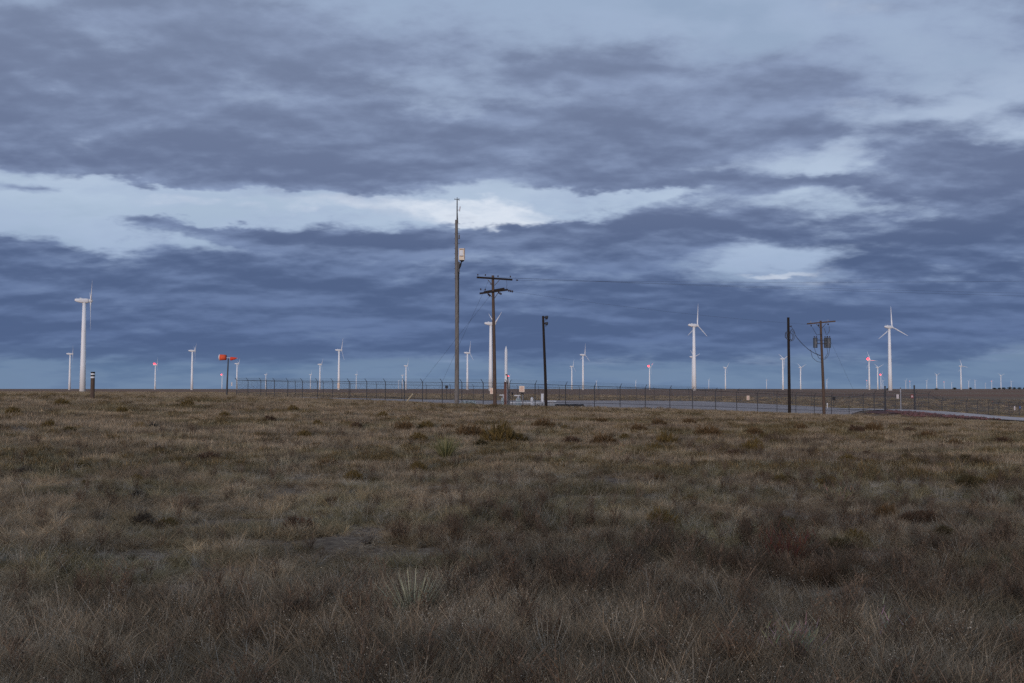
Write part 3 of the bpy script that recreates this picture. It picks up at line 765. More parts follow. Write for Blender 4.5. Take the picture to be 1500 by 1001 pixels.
# utility pole with a crossarm pair
D2 = 79.0; b2 = base_at(725.2, D2); s2 = D2 / F
def rel(px, py, base, dist, dy=0.0):
    """photo pixel at the pole's own distance, relative to the pole foot"""
    return at(px, py, dist + dy) - base
H2 = (598.5 - 403) * s2
up = empty('utility_pole', b2); tag(up, 'brown wooden utility pole with a single upper and a double lower crossarm', 'utility pole')
tapered(H2, 0.155, 0.105, (722 - 725.2) * s2, wob=0.01).build('pole', 'wood_brown', up)
def beam(a, c, w, h):
    a, c = Vector(a), Vector(c); d = c - a; L = d.length
    mb = MB(); q = d.to_track_quat('X', 'Z').to_matrix()
    vs = [a.lerp(c, 0.5) + q @ Vector((x * L / 2, y * w / 2, z * h / 2)) for z in (-1, 1) for x, y in ((-1, -1), (1, -1), (1, 1), (-1, 1))]
    return mb.add(vs, [(0, 3, 2, 1), (4, 5, 6, 7), (0, 1, 5, 4), (1, 2, 6, 5), (2, 3, 7, 6), (3, 0, 4, 7)])
L1, R1 = rel(698.6, 406.5, b2, D2, -0.7), rel(750.3, 410, b2, D2, 0.35)
beam(L1, R1, 0.11, 0.14).build('crossarm', 'wood_dark', up)
La, Ra = rel(702.5, 430.2, b2, D2, -0.25), rel(744.2, 424.6, b2, D2, -0.12)
beam(La, Ra, 0.10, 0.14).build('crossarm', 'wood_dark', up)
Lb, Rb = rel(709, 428.2, b2, D2, 0.25), rel(739, 422.8, b2, D2, 0.3)
beam(Lb, Rb, 0.10, 0.14).build('crossarm', 'wood_dark', up)
for p0, p1 in (((714.5, 410), (721.5, 418)), ((731.5, 410.5), (724.5, 418.5)), ((718, 416), (721, 418)), ((713, 429), (722, 436.5)), ((731, 427), (724.5, 437))):
    beam(rel(*p0, b2, D2, -0.14), rel(*p1, b2, D2, -0.14), 0.03, 0.05).build('brace', 'steel_dark', up)
for px, py in ((700, 405.5), (711, 405.8), (729.5, 407.5), (747.5, 408.2)):
    insulator(rel(px, py - 1, b2, D2), (0, 0, 1), 0.85).build('insulator', 'porcelain', up)
for px, py in ((704.3, 425.8), (710.8, 426.2)):
    insulator(rel(px, py, b2, D2, -0.2), (0, 0, 1), 0.9).build('insulator', 'porcelain', up)
for a, c in (((744.5, 425.8), (752, 427.5)), ((730, 428.5), (735, 431.5)), ((715, 431), (718.5, 434.2))):
    pa, pc = rel(*a, b2, D2, -0.15), rel(*c, b2, D2, -0.2); d = pc - pa
    st = MB()
    for k in range(3): st.tube([pa + d * (k / 3), pa + d * (k / 3 + 0.08), pa + d * (k / 3 + 0.16), pa + d * (k / 3 + 0.3)], [0.03, 0.10, 0.10, 0.03], 8)
    st.build('insulator_string', 'porcelain', up)
MB().tube([rel(742, 411, b2, D2), rel(742.6, 417, b2, D2), rel(741.5, 424, b2, D2)], 0.012, 5).build('jumper_wire', 'wire', up)
for top, gx, gd in (((716, 411), 632.0, 84.0), ((719, 432), 594.0, 92.0)):
    a = rel(*top, b2, D2); g = base_at(gx, gd) - b2
    MB().tube([a, g], 0.007, 5).build('guy_wire', 'wire', up)
    if gx < 600:
        d = (a - g); k = ((at(611, 569.5, gd) - b2) - g).length / d.length
        MB().tube([g, g + d * k], 0.06, 8).build('guy_guard', 'straw', up)
# dark pole with two floodlights
D3 = 85.5; b3 = base_at(800, D3); s3 = D3 / F; H3 = (596.5 - 461) * s3
fp = empty('floodlight_pole', b3); tag(fp, 'dark leaning wooden pole carrying two floodlights on its right side', 'pole')
tapered(H3, 0.135, 0.095, (796 - 800) * s3, wob=0.02).build('pole', 'wood_dark', fp)
for py, sz in ((465.5, 1.0), (474.5, 0.9)):
    c = rel(799.2, py, b3, D3)
    fl = MB().tube([c + Vector((-0.16, 0, 0)), c + Vector((0.0, 0, 0))], 0.03, 6).build('lamp_bracket', 'steel_dark', fp)
    MB().tube([c + Vector((-0.08, 0.0, 0.05)), c + Vector((0.02, -0.02, 0.03)), c + Vector((0.14, -0.05, 0.0)), c + Vector((0.18, -0.06, -0.01))], [0.08 * sz, 0.13 * sz, 0.17 * sz, 0.15 * sz], 12).build('floodlight', 'steel_dark', fp)
    MB().tube([c + Vector((0.02, 0, -0.12)), c + Vector((0.02, 0, -0.24))], 0.03, 6).build('lamp_clamp', 'black', fp)
# dark pole with a coil of wire
D4 = 102.0; b4 = base_at(1155.6, D4); s4 = D4 / F; H4 = (606 - 463.5) * s4
cp = empty('coil_pole', b4); tag(cp, 'dark wooden pole with a coil of spare cable hanging near its top', 'pole')
tapered(H4, 0.165, 0.125, 0.0, wob=0.0).build('pole', 'wood_dark', cp)
for k, (px, py, rx, rzz) in enumerate(((1152.6, 491.5, 1.6, 5.5), (1151.4, 492, 1.4, 4.5), (1159.3, 492, 3.2, 6.8), (1161, 491, 3.6, 8.5), (1158.6, 493.5, 2.4, 6.0))):
    ring = []
    for i in range(21):
        t = 2 * math.pi * i / 20; ring.append(rel(px + rx * math.cos(t), py + rzz * math.sin(t) + 0.8 * math.sin(2 * t + k), b4, D4, -0.25 - 0.03 * k))
    MB().tube(ring, 0.022, 5, cap=False).build('cable_coil', 'wire', cp)
MB().tube([rel(1156, 478, b4, D4, -0.15), rel(1160, 480, b4, D4, -0.2), rel(1164, 489, b4, D4, -0.2), rel(1166, 493, b4, D4, -0.2)], 0.02, 5).build('cable_drop', 'wire', cp)
insulator(rel(1157.4, 478, b4, D4, -0.15), (1, 0, 0), 0.9).build('insulator', 'porcelain', cp)
# transformer pole
D5 = 101.0; b5 = base_at(1206.2, D5); s5 = D5 / F; H5 = (609.5 - 469.5) * s5
tr = empty('transformer_pole', b5); tag(tr, 'brown utility pole with one crossarm and three grey transformers', 'utility pole')
tapered(H5, 0.165, 0.105, (1203.3 - 1206.2) * s5, wob=0.02).build('pole', 'wood_brown', tr)
beam(rel(1182.3, 474.6, b5, D5, -0.5), rel(1223.4, 470.8, b5, D5, 0.4), 0.11, 0.14).build('crossarm', 'wood_brown', tr)
for px, py in ((1187.6, 473), (1213, 471)):
    insulator(rel(px, py, b5, D5), (0, 0, 1), 0.9).build('insulator', 'galv_light', tr)
for px, py in ((1188, 475.5), (1212.8, 473.5), (1199, 475)):
    insulator(rel(px, py, b5, D5, -0.05), (0.1, 0, -1), 1.1).build('cutout_fuse', 'porcelain', tr)
for p0, p1 in (((1196, 475), (1202.5, 482)), ((1210.5, 473.5), (1204, 481))):
    beam(rel(*p0, b5, D5, -0.14), rel(*p1, b5, D5, -0.14), 0.03, 0.05).build('brace', 'steel_dark', tr)
for y in (498.5, 503.5): beam(rel(1194, y, b5, D5, -0.12), rel(1212, y, b5, D5, -0.1), 0.06, 0.07).build('mounting_bracket', 'steel_dark', tr)
for px, dy, w in ((1194.3, -0.25, 0.215), (1210.0, 0.12, 0.20), (1213.8, -0.22, 0.225)):
    top, bot = rel(px, 495, b5, D5, dy), rel(px, 509.8, b5, D5, dy); up_ = top - bot
    can = MB().tube([bot, bot + up_ * 0.03, bot + up_ * 0.9, bot + up_ * 0.95, top], [w * 0.92, w, w, w * 1.06, w * 0.8], 16).build('transformer', 'transformer', tr)
    for dx in (-0.08, 0.09): insulator(top + Vector((dx, 0, -0.01)), (dx * 2, 0, 1), 0.95).build('bushing', 'porcelain', can)
    MB().tube([bot + up_ * 0.5 + Vector((w * 0.2, -w, 0.1)), bot + up_ * 0.5 + Vector((w * 0.2, -w - 0.02, -0.1))], 0.02, 5).build('valve', 'galv', can)
for path in (((1190, 480), (1194, 487), (1196.5, 491.5)), ((1214.5, 478), (1215, 485), (1211.8, 490.5)), ((1207, 481), (1209, 486), (1210.5, 491)), ((1197, 491), (1201, 489.8), (1204, 491.5)),
             ((1193, 510.5), (1195.5, 518), (1201, 521.5)), ((1215.3, 509.5), (1214, 520), (1209.5, 526), (1206.5, 527)), ((1211.5, 510), (1212.5, 518), (1208, 525)), ((1187.3, 512.5), (1190, 524), (1197, 530), (1203.5, 531)), ((1196, 518), (1199.5, 525), (1204, 527))):
    MB().tube([rel(*p, b5, D5, -0.25) for p in path], 0.022, 5).build('jumper_wire', 'wire', tr)
MB().tube([rel(1216.5, 500, b5, D5), base_at(1268, 103.0) - b5], 0.007, 5).build('guy_wire', 'wire', tr)

# ------------------------------------------------------------------ overhead wires
def wire(name, pts, label, r=0.0065):
    pts = [Vector(p) for p in pts]; o = MB().tube([p - pts[0] for p in pts], r, 5).build(name, 'wire', loc=pts[0])
    return tag(o, label, 'wire', 'overhead lines between the poles')
wire('overhead_wire', sag(at(757, 410.8, D2), at(2050, 402, D2 - 3), 0.35, 24), 'uppermost thin overhead wire running right from the double crossarm pole')
wire('overhead_wire', sag(at(730, 407, D2), at(2050, 438, D2 - 6), 0.25, 24), 'middle thin overhead wire running right from the upper crossarm', 0.0055)
wire('overhead_wire', sag(at(712, 405.5, D2), at(2050, 446, D2 - 8), 0.25, 24), 'lower thin overhead wire running right from the upper crossarm', 0.0055)
wire('overhead_wire', sag(at(752, 427.5, D2), at(1183, 475.5, D5), 0.25, 24), 'thin wire from the lower crossarm down to the transformer pole crossarm', 0.0055)
wire('service_cable', sag(at(1166, 493, D4 - 0.2), at(1202.5, 521, D5 - 0.2), 0.35, 14), 'thick drooping cable between the coil pole and the transformer pole', 0.03)
ins = insulator((0, 0, 0), (1, 0, 0), 1.0).build('wire_insulator', 'porcelain', loc=at(755.5, 410.6, D2)); tag(ins, 'small dark insulator on the uppermost wire beside the upper crossarm', 'insulator')

# ------------------------------------------------------------------ windsock, marker post, antenna and pad equipment
D6 = 126.0; b6 = base_at(332.5, D6); s6 = D6 / F
ws = empty('wind_vane', b6); tag(ws, 'orange wind vane on a dark pole at the fence corner', 'wind vane')
H6 = (579 - 523) * s6
MB().tube([(0, 0, -0.3), (0.08, 0, H6 * 0.5), (0.16, 0, H6)], [0.13, 0.10, 0.075], 10).build('pole', 'steel_dark', ws)
zc = H6 + 0.10
MB().tube([(-0.95, 0, zc), (1.35, -0.1, zc - 0.12)], 0.035, 6).build('rod', 'panel_white', ws)
dr = MB(); n = 12
for k in range(n):
    a0, a1 = 2 * math.pi * k / n, 2 * math.pi * (k + 1) / n
    q = [(x, r * math.cos(a), zc + r * math.sin(a)) for x, r in ((-0.90, 0.37), (-0.12, 0.33)) for a in (a0, a1)]
    dr.add(q, [(0, 1, 3, 2)])
dd = dr.build('drum', 'orange', ws, smooth=True)
md = dd.modifiers.new('thickness', 'SOLIDIFY'); md.thickness = 0.01
MB().tube([(-0.99, 0, zc), (-0.88, 0, zc)], [0.375, 0.375], 16).build('drum_rim', 'panel_white', ws)
MB().tube([(0.42, -0.03, zc - 0.17), (0.50, -0.03, zc - 0.17), (0.95, -0.06, zc - 0.13), (1.38, -0.1, zc - 0.08)], [0.20, 0.24, 0.15, 0.02], 12).build('cone', 'orange_deep', ws, smooth=True)
MB().tube([(0.30, -0.02, zc - 0.02), (0.5, -0.03, zc - 0.16)], 0.02, 5).build('cone_stay', 'panel_white', ws)

D7 = 71.0; b7 = base_at(136.3, D7); s7 = D7 / F; H7 = (584.5 - 543) * s7
mp = empty('marker_post', b7); tag(mp, 'stout brown post with black top and white bands at far left', 'post')
MB().tube([(0, 0, -0.3), (0, 0, H7 * 0.78)], [0.145, 0.14], 14).build('post', 'wood_brown', mp)
for z0, z1, m in ((0.78, 0.835, 'panel_white'), (0.835, 0.89, 'black'), (0.89, 0.945, 'panel_white'), (0.945, 1.0, 'black')):
    MB().tube([(0, 0, H7 * z0), (0, 0, H7 * z1)], 0.146, 14).build('band', m, mp)

b8 = base_at(741.3, 106.0); s8 = 106.0 / F
an = empty('pointed_antenna', b8); tag(an, 'white pointed antenna column behind the near fence corner', 'antenna')
h8 = EYE + (EYE_Y - 507) * s8 - b8.z
MB().tube([(0, 0, -0.1), (0, 0, h8 - 0.55)], [0.17, 0.15], 16).build('column', 'panel_white', an)
MB().tube([(0, 0, h8 - 0.55), (0, 0, h8 - 0.3), (0, 0, h8)], [0.15, 0.11, 0.02], 16).build('tip', 'panel_white', an)
MB().tube([(0, 0, -0.05), (0, 0, 0.12)], 0.32, 12).build('base_plate', 'concrete', an)

def thing(name, px, dist, label, cat, group=None):
    r = empty(name, base_at(px, dist) + Vector((0, 0, 0.05))); return tag(r, label, cat, group)
t_ = thing('corner_column', 744.0, 89.5, 'grey corner column with small boxes beside the white pointed antenna', 'post')
k = 89.5 / F
MB().tube([(0, 0, -0.3), (0, 0, 2.42)], 0.075, 10).build('post', 'galv', t_)
MB().tube([(-0.02, 0, 2.4), (-0.02, 0, 2.72), (-0.10, 0, 2.85)], [0.05, 0.05, 0.03], 8).build('bracket', 'black', t_)
MB().box((-0.13, -0.05, 2.82), (0.18, 0.14, 0.12)).build('sensor_head', 'rust', t_)
MB().box((-0.18, 0, 2.45), (0.13, 0.10, 0.26)).build('junction_box', 'panel_white', t_)
t_ = thing('brown_post', 740.3, 91.0, 'rust-brown box post just left of the grey corner column', 'post')
MB().box((0, 0, 1.05), (0.26, 0.20, 2.2), taper=0.95).build('post', 'rust', t_); MB().box((0, 0, 2.17), (0.30, 0.24, 0.05)).build('post_cap', 'steel_dark', t_)
for px, d, lab in ((737.0, 97.0, 'grey vent housing with white flat hood left of the corner column'), (758.5, 98.0, 'grey vent housing with white flat hood right of the corner column')):
    t_ = thing('vent_unit', px, d, lab, 'vent', 'vent housings on the pad')
    MB().box((0.05, 0, 0.35), (0.55, 0.5, 0.7), taper=0.8).build('housing', 'concrete_green', t_)
    MB().tube([(0.05, 0, 0.65), (0.05, 0, 0.95)], 0.14, 10).build('neck', 'galv_light', t_)
    MB().box((-0.05, 0, 0.98), (0.62, 0.42, 0.09)).build('hood', 'panel_white', t_)
t_ = thing('dark_valve', 750.5, 93.0, 'small round black fitting on a thin stem right of corner column', 'fitting')
MB().tube([(0, 0, 0), (0, 0, 1.1)], 0.025, 6).build('stem', 'steel_dark', t_)
MB().tube([(-0.07, 0, 1.15), (-0.05, 0, 1.15), (0.05, 0, 1.15), (0.07, 0, 1.15)], [0.06, 0.13, 0.13, 0.06], 10).build('head', 'black', t_)
a, c = base_at(746, 95.0), base_at(801, 95.0); 
t_ = empty('pipe_rail', a); tag(t_, 'long white horizontal pipe barrier behind the near fence corner', 'barrier')
MB().tube([Vector((0, 0, 0.36)), c - a + Vector((0, 0, 0.42))], 0.055, 8).build('pipe', 'panel_white', t_)
for f in (0.05, 0.35, 0.65, 0.95): MB().tube([(c - a) * f + Vector((0, 0, -0.2)), (c - a) * f + Vector((0, 0, 0.36 + 0.05 * f))], 0.045, 8).build('pipe_leg', 'galv_light', t_)
t_ = thing('bollard', 779.2, 91.5, 'white bollard post just left of a fence post near corner', 'bollard')
MB().tube([(0, 0, -0.2), (0, 0, 0.75), (0, 0, 0.82), (0, 0, 0.86)], [0.13, 0.13, 0.11, 0.04], 14).build('post', 'panel_white', t_)
t_ = thing('white_cabinet', 794.3, 104.0, 'white upright cabinet just left of the dark floodlight pole', 'cabinet')
MB().box((0, 0, 0.75), (0.26, 0.28, 0.95)).build('body', 'panel_white', t_); MB().box((0, 0, 1.24), (0.30, 0.32, 0.05)).build('lid', 'galv_light', t_); MB().tube([(0, 0, 0), (0, 0, 0.3)], 0.06, 8).build('leg', 'galv', t_)
# long low concrete hatch and slabs
t_ = thing('concrete_hatch', 772.0, 112.0, 'long low pale concrete hatch slab behind the pipe barrier', 'hatch')
MB().box((0, 0, 0.12), (4.6, 3.4, 0.34), taper=0.97).build('slab', 'concrete', t_)
MB().box((0.2, 0.2, 0.36), (2.6, 2.4, 0.14), taper=0.94).build('cover', 'concrete', t_)
for dx in (-1.9, 1.9): MB().box((dx, -0.2, 0.40), (0.12, 2.6, 0.14)).build('track', 'galv', t_)
t_ = thing('vent_slab', 806.5, 100.0, 'pale concrete slab with flat lid just right of the floodlight pole', 'slab')
MB().box((0, 0, 0.15), (1.5, 1.2, 0.3), taper=0.95).build('slab', 'concrete', t_); MB().box((0.1, 0, 0.50), (0.9, 0.8, 0.08)).build('lid', 'panel_white', t_); MB().box((0.1, 0, 0.38), (0.4, 0.4, 0.2)).build('neck', 'galv_light', t_)
t_ = thing('broken_slab', 686.0, 95.5, 'pale blue-green concrete block at the fence right of the tall grey pole', 'slab')
rr = random.Random(4)
for i in range(7):
    MB().box((-0.55 + 0.19 * i, rr.uniform(-0.2, 0.2), 0.13 + rr.uniform(0, 0.06)), (0.26, 0.5, 0.30 + rr.uniform(-0.05, 0.1)), rz=rr.uniform(-0.3, 0.3), taper=0.85).build('block', 'concrete_green', t_)
t_ = thing('black_culvert', 834.0, 92.0, 'long low black pipe lying inside the fence right of floodlight pole', 'pipe')
pts = [(-1.32 + 0.22 * i, 0.02 * math.sin(i), 0.14 + 0.012 * math.sin(i * 1.7)) for i in range(13)]
MB().tube(pts, [0.17 + 0.015 * (i % 2) for i in range(13)], 12).build('pipe', 'black', t_)
for dx in (-0.9, 0.3, 1.1): MB().box((dx, 0.03, 0.05), (0.16, 0.5, 0.14)).build('saddle', 'concrete', t_)
# gear on the back fence
for px, py, D, lab in ((654.2, 567, 150.0, 'small black box hanging on the back fence left of tall grey pole'), (1221.5, 584, 152.0, 'small black box on a post behind the transformer pole')):
    c = at(px, py, D); g = gz(c.x, c.y)
    t_ = empty('black_box', (c.x, c.y, g)); tag(t_, lab, 'box', 'black boxes on the far side of the pad')
    MB().box((0, 0, c.z - g), (0.42, 0.2, 0.46)).build('body', 'black', t_); MB().tube([(0, 0.08, -0.2), (0, 0.08, c.z - g)], 0.04, 8).build('post', 'steel_dark', t_)
c = base_at(1211.0, 140.0); t_ = empty('white_stake', c); tag(t_, 'thin white stake behind the foot of the transformer pole', 'stake')
MB().tube([(0, 0, -0.2), (0, 0, 1.0)], 0.05, 8).build('stake', 'panel_white', t_); MB().box((0, 0, 0.9), (0.14, 0.1, 0.2)).build('cap', 'panel_white', t_)

# ------------------------------------------------------------------ rocks on the red bank
def rocks():
    mb = MB(); rr = random.Random(8); P2 = ROAD[:, :2]
    ico = bmesh.new(); bmesh.ops.create_icosphere(ico, subdivisions=1, radius=1.0)
    iv = [v.co.copy() for v in ico.verts]; ifc = [tuple(v.index for v in f.verts) for f in ico.faces]; ico.free()
    n = 0
    while n < 900:
        k = rr.uniform(0.0, 1.0); x = 43.5 + 9 * k ** 1.2; y = 111 + rr.uniform(-6, 9)
        d, _ = road_near(np.array([x]), np.array([y]))
        if not 2.7 + 2.6 * k < d[0] < 7.0 - 1.0 * k: continue
        if (x - 46.3) * 0.55 - (y - 119) * 0.83 < 0.3: continue
        # keep the side towards the grass
        if y > np.interp(x, P2[1:, 0], P2[1:, 1]): continue
        r = rr.uniform(0.04, 0.16) * rr.uniform(0.6, 1.2); z = gz(x, y) + 0.07
        R = Matrix.Rotation(rr.uniform(0, 6.28), 3, 'Z') @ Matrix.Rotation(rr.uniform(-1, 1), 3, 'X')
        sc = Vector((rr.uniform(0.7, 1.3), rr.uniform(0.7, 1.3), rr.uniform(0.5, 0.9)))
        mb.add([Vector((x, y, z + r * 0.25)) + R @ Vector((v.x * sc.x, v.y * sc.y, v.z * sc.z)) * r * rr.uniform(0.85, 1.1) for v in iv], ifc); n += 1
    me = bpy.data.meshes.new('red_rocks'); me.from_pydata(mb.v, [], mb.f); me.update()
    me.materials.append(mat('red_rock', (0.19, 0.085, 0.08), 0.9, scale=1.5, second=(0.11, 0.07, 0.062)))
    o = bpy.data.objects.new('red_rubble', me); COL.objects.link(o)
    tag(o, 'dark red crushed rock on the road bank by the gate', 'rubble', kind='stuff')
rocks()
# ------------------------------------------------------------------ vegetation
def leaf_mat(name, base=None, trans=0.3, attr=True):
    """dry stems and leaves: colour from the plant's own tint, each blade a little different"""
    m = bpy.data.materials.new(name); m.use_nodes = True; t = m.node_tree
    t.nodes.remove(t.nodes['Principled BSDF'])
    if attr:
        a = node(t, 'ShaderNodeAttribute', attribute_type='INSTANCER', attribute_name='tint'); c = N(t, a.outputs['Color'])
    else: c = base
    sh = node(t, 'ShaderNodeAttribute', attribute_name='shade')
    c = mixc(t, 1.0, c, N(t, sh.outputs['Color']), 'MULTIPLY')
    d = node(t, 'ShaderNodeBsdfDiffuse'); tr = node(t, 'ShaderNodeBsdfTranslucent'); mx = node(t, 'ShaderNodeMixShader')
    link(t, c, d.inputs[0]); link(t, c, tr.inputs[0]); mx.inputs[0].default_value = trans
    t.links.new(d.outputs[0], mx.inputs[1]); t.links.new(tr.outputs[0], mx.inputs[2])
    t.links.new(mx.outputs[0], t.nodes['Material Output'].inputs[0])
    return m
GRASS_MAT = leaf_mat('dry_grass')
class Blades:
    def __init__(self): self.v, self.f, self.s = [], [], []
    def blade(self, p, az, lean, h, w, bend=0.3, segs=3, shade=(1, 1, 1), tip=0.15, face=None):
        o = len(self.v); d = Vector((math.sin(az), math.cos(az), 0))
        fa = az + (random.uniform(0, 6.28) if face is None else face); side = Vector((math.cos(fa), -math.sin(fa), 0))
        p = Vector(p)
        for i in range(segs + 1):
            f = i / segs; out = lean * f + bend * f * f
            c = p + d * (h * out) + Vector((0, 0, h * (f - 0.35 * bend * f * f)))
            ww = w * (1 - (1 - tip) * f ** 1.3)
            self.v += [c - side * ww / 2, c + side * ww / 2]; self.s += [shade, shade]
        for i in range(segs): self.f.append((o + 2 * i, o + 2 * i + 1, o + 2 * i + 3, o + 2 * i + 2))
    def quad(self, c, s, shade):
        o = len(self.v); a = Vector((random.gauss(0, 1), random.gauss(0, 1), random.gauss(0, 1))).normalized(); b = a.orthogonal().normalized(); e = a.cross(b)
        c = Vector(c); self.v += [c - b * s, c - e * s * 0.7, c + b * s, c + e * s * 0.7]; self.s += [shade] * 4; self.f.append((o, o + 1, o + 2, o + 3))
    def mesh(self, name, material):
        me = bpy.data.meshes.new(name); me.from_pydata(self.v, [], self.f); me.update()
        a = me.attributes.new('shade', 'FLOAT_COLOR', 'POINT')
        a.data.foreach_set('color', np.c_[np.array(self.s), np.ones(len(self.s))].astype(np.float32).ravel())
        me.materials.append(material); return me
def sh(lo=0.45, hi=1.45, warm=0.08):
    k = random.uniform(lo, hi); w = random.uniform(-warm, warm); return (k * (1 + w), k, k * (1 - w))
protos = bpy.data.collections.new('grass_kinds')       # not linked to the scene: only read by the scatter
def proto(name, bl):
    o = bpy.data.objects.new(name, bl.mesh(name, GRASS_MAT)); protos.objects.link(o)
KINDS = {}
def add_kind(key, count, fn):
    ids = []
    for i in range(count):
        bl = Blades(); fn(bl); ids.append(len(protos.objects)); proto('k%02d_%s' % (len(protos.objects), key), bl)
    KINDS[key] = ids
def k_wispy(b):           # fine upright bunch grass with faint seed heads
    for _ in range(64):
        a, r = random.uniform(0, 6.28), abs(random.gauss(0, 0.06))
        h = random.uniform(0.10, 0.26); b.blade((r * math.sin(a), r * math.cos(a), -0.02), random.gauss(a, 0.7), random.uniform(0.0, 0.35), h, random.uniform(0.002, 0.0045), random.uniform(0.1, 0.6), 3, sh())
    for _ in range(14):
        a, r = random.uniform(0, 6.28), random.uniform(0, 0.12)
        b.blade((r * math.sin(a), r * math.cos(a), 0), a, random.uniform(0.5, 1.1), random.uniform(0.08, 0.2), 0.006, 0.4, 2, sh(0.5, 1.0))
def k_short(b):           # low curly mat
    for _ in range(60):
        a, r = random.uniform(0, 6.28), random.uniform(0, 0.15)
        b.blade((r * math.sin(a), r * math.cos(a), -0.01), random.uniform(0, 6.28), random.uniform(0.1, 1.3), random.uniform(0.05, 0.15), random.uniform(0.003, 0.006), random.uniform(0.2, 1.0), 3, sh(0.55, 1.4))
def k_forb(b):            # dark twiggy weed
    for _ in range(9):
        a = random.uniform(0, 6.28); h = random.uniform(0.18, 0.32); ln = random.uniform(0.1, 0.45)
        b.blade((0.02 * math.sin(a), 0.02 * math.cos(a), 0), a, ln, h, 0.007, 0.1, 2, sh(0.5, 0.9))
        for q in range(7):
            f = random.uniform(0.3, 1.0); c = Vector((math.sin(a) * h * ln * f, math.cos(a) * h * ln * f, h * f))
            b.blade(c, random.uniform(0, 6.28), random.uniform(0.4, 1.0), random.uniform(0.05, 0.12), 0.006, 0.1, 1, sh(0.5, 1.1))
            b.quad(c + Vector((0, 0, 0.03)), 0.008, sh(0.7, 1.2))
def k_seed(b):            # grey sage-like stems with pale dots of seed
    for _ in range(11):
        a = random.uniform(0, 6.28); h = random.uniform(0.14, 0.28); ln = random.uniform(0.05, 0.6)
        b.blade((0.03 * math.sin(a), 0.03 * math.cos(a), 0), a, ln, h, 0.006, 0.15, 2, sh(0.7, 1.1))
        for q in range(8):
            f = random.uniform(0.45, 1.05); c = Vector((math.sin(a) * h * ln * f, math.cos(a) * h * ln * f, h * f)) + Vector((random.gauss(0, 0.015), random.gauss(0, 0.015), random.gauss(0, 0.015)))
            b.quad(c, random.uniform(0.0025, 0.005), sh(0.8, 1.3))
def k_litter(b):          # fallen straw and bleached bits
    for _ in range(26):
        a, r = random.uniform(0, 6.28), 0.2 * math.sqrt(random.random())
        b.blade((r * math.sin(a), r * math.cos(a), random.uniform(0.0, 0.05)), random.uniform(0, 6.28), random.uniform(1.5, 5.0), random.uniform(0.02, 0.07), random.uniform(0.003, 0.007), 0.2, 2, sh(0.6, 1.5))
    for _ in range(30):
        a, r = random.uniform(0, 6.28), 0.2 * math.sqrt(random.random())
        b.blade((r * math.sin(a), r * math.cos(a), 0), random.uniform(0, 6.28), random.uniform(0.2, 1.4), random.uniform(0.03, 0.10), random.uniform(0.003, 0.006), random.uniform(0.2, 1.0), 2, sh(0.4, 1.3))
def k_tuft(b):            # dense bunch, blades arching out of one crown
    for _ in range(90):
        a = random.uniform(0, 6.28); r = abs(random.gauss(0, 0.025))
        b.blade((r * math.sin(a), r * math.cos(a), -0.02), a + random.gauss(0, 0.4), random.uniform(0.0, 0.8), random.uniform(0.10, 0.26), random.uniform(0.003, 0.006), random.uniform(0.2, 0.9), 4, sh(0.4, 1.4))
def k_mound(b):           # one low rounded olive plant
    for _ in range(120):
        a = random.uniform(0, 6.28); ph = math.acos(random.uniform(0.05, 1)); r = random.uniform(0.6, 1.0)
        b.blade((0.24 * r * math.sin(ph) * math.sin(a), 0.24 * r * math.sin(ph) * math.cos(a), 0.22 * r * math.cos(ph)), a, random.uniform(0, 0.7), random.uniform(0.04, 0.10), 0.014, 0.1, 1, sh(0.5, 1.4))
def k_far(b):             # a whole patch of grass for the middle distance
    for _ in range(70):
        a, r = random.uniform(0, 6.28), 0.42 * math.sqrt(random.random())
        b.blade((r * math.sin(a), r * math.cos(a), -0.03), random.uniform(0, 6.28), random.uniform(0.0, 0.6), random.uniform(0.07, 0.22), random.uniform(0.008, 0.016), random.uniform(0.0, 0.5), 2, sh(0.6, 1.35))
    for _ in range(14):
        a, r = random.uniform(0, 6.28), 0.4 * math.sqrt(random.random())
        b.blade((r * math.sin(a), r * math.cos(a), -0.03), random.uniform(0, 6.28), random.uniform(0.6, 1.5), 0.12, 0.03, 0.4, 2, sh(0.5, 1.0))
add_kind('wispy', 7, k_wispy); add_kind('short', 6, k_short); add_kind('forb', 5, k_forb); add_kind('seed', 5, k_seed); add_kind('far', 7, k_far); add_kind('mound', 5, k_mound); add_kind('litter', 6, k_litter); add_kind('tuft', 6, k_tuft)

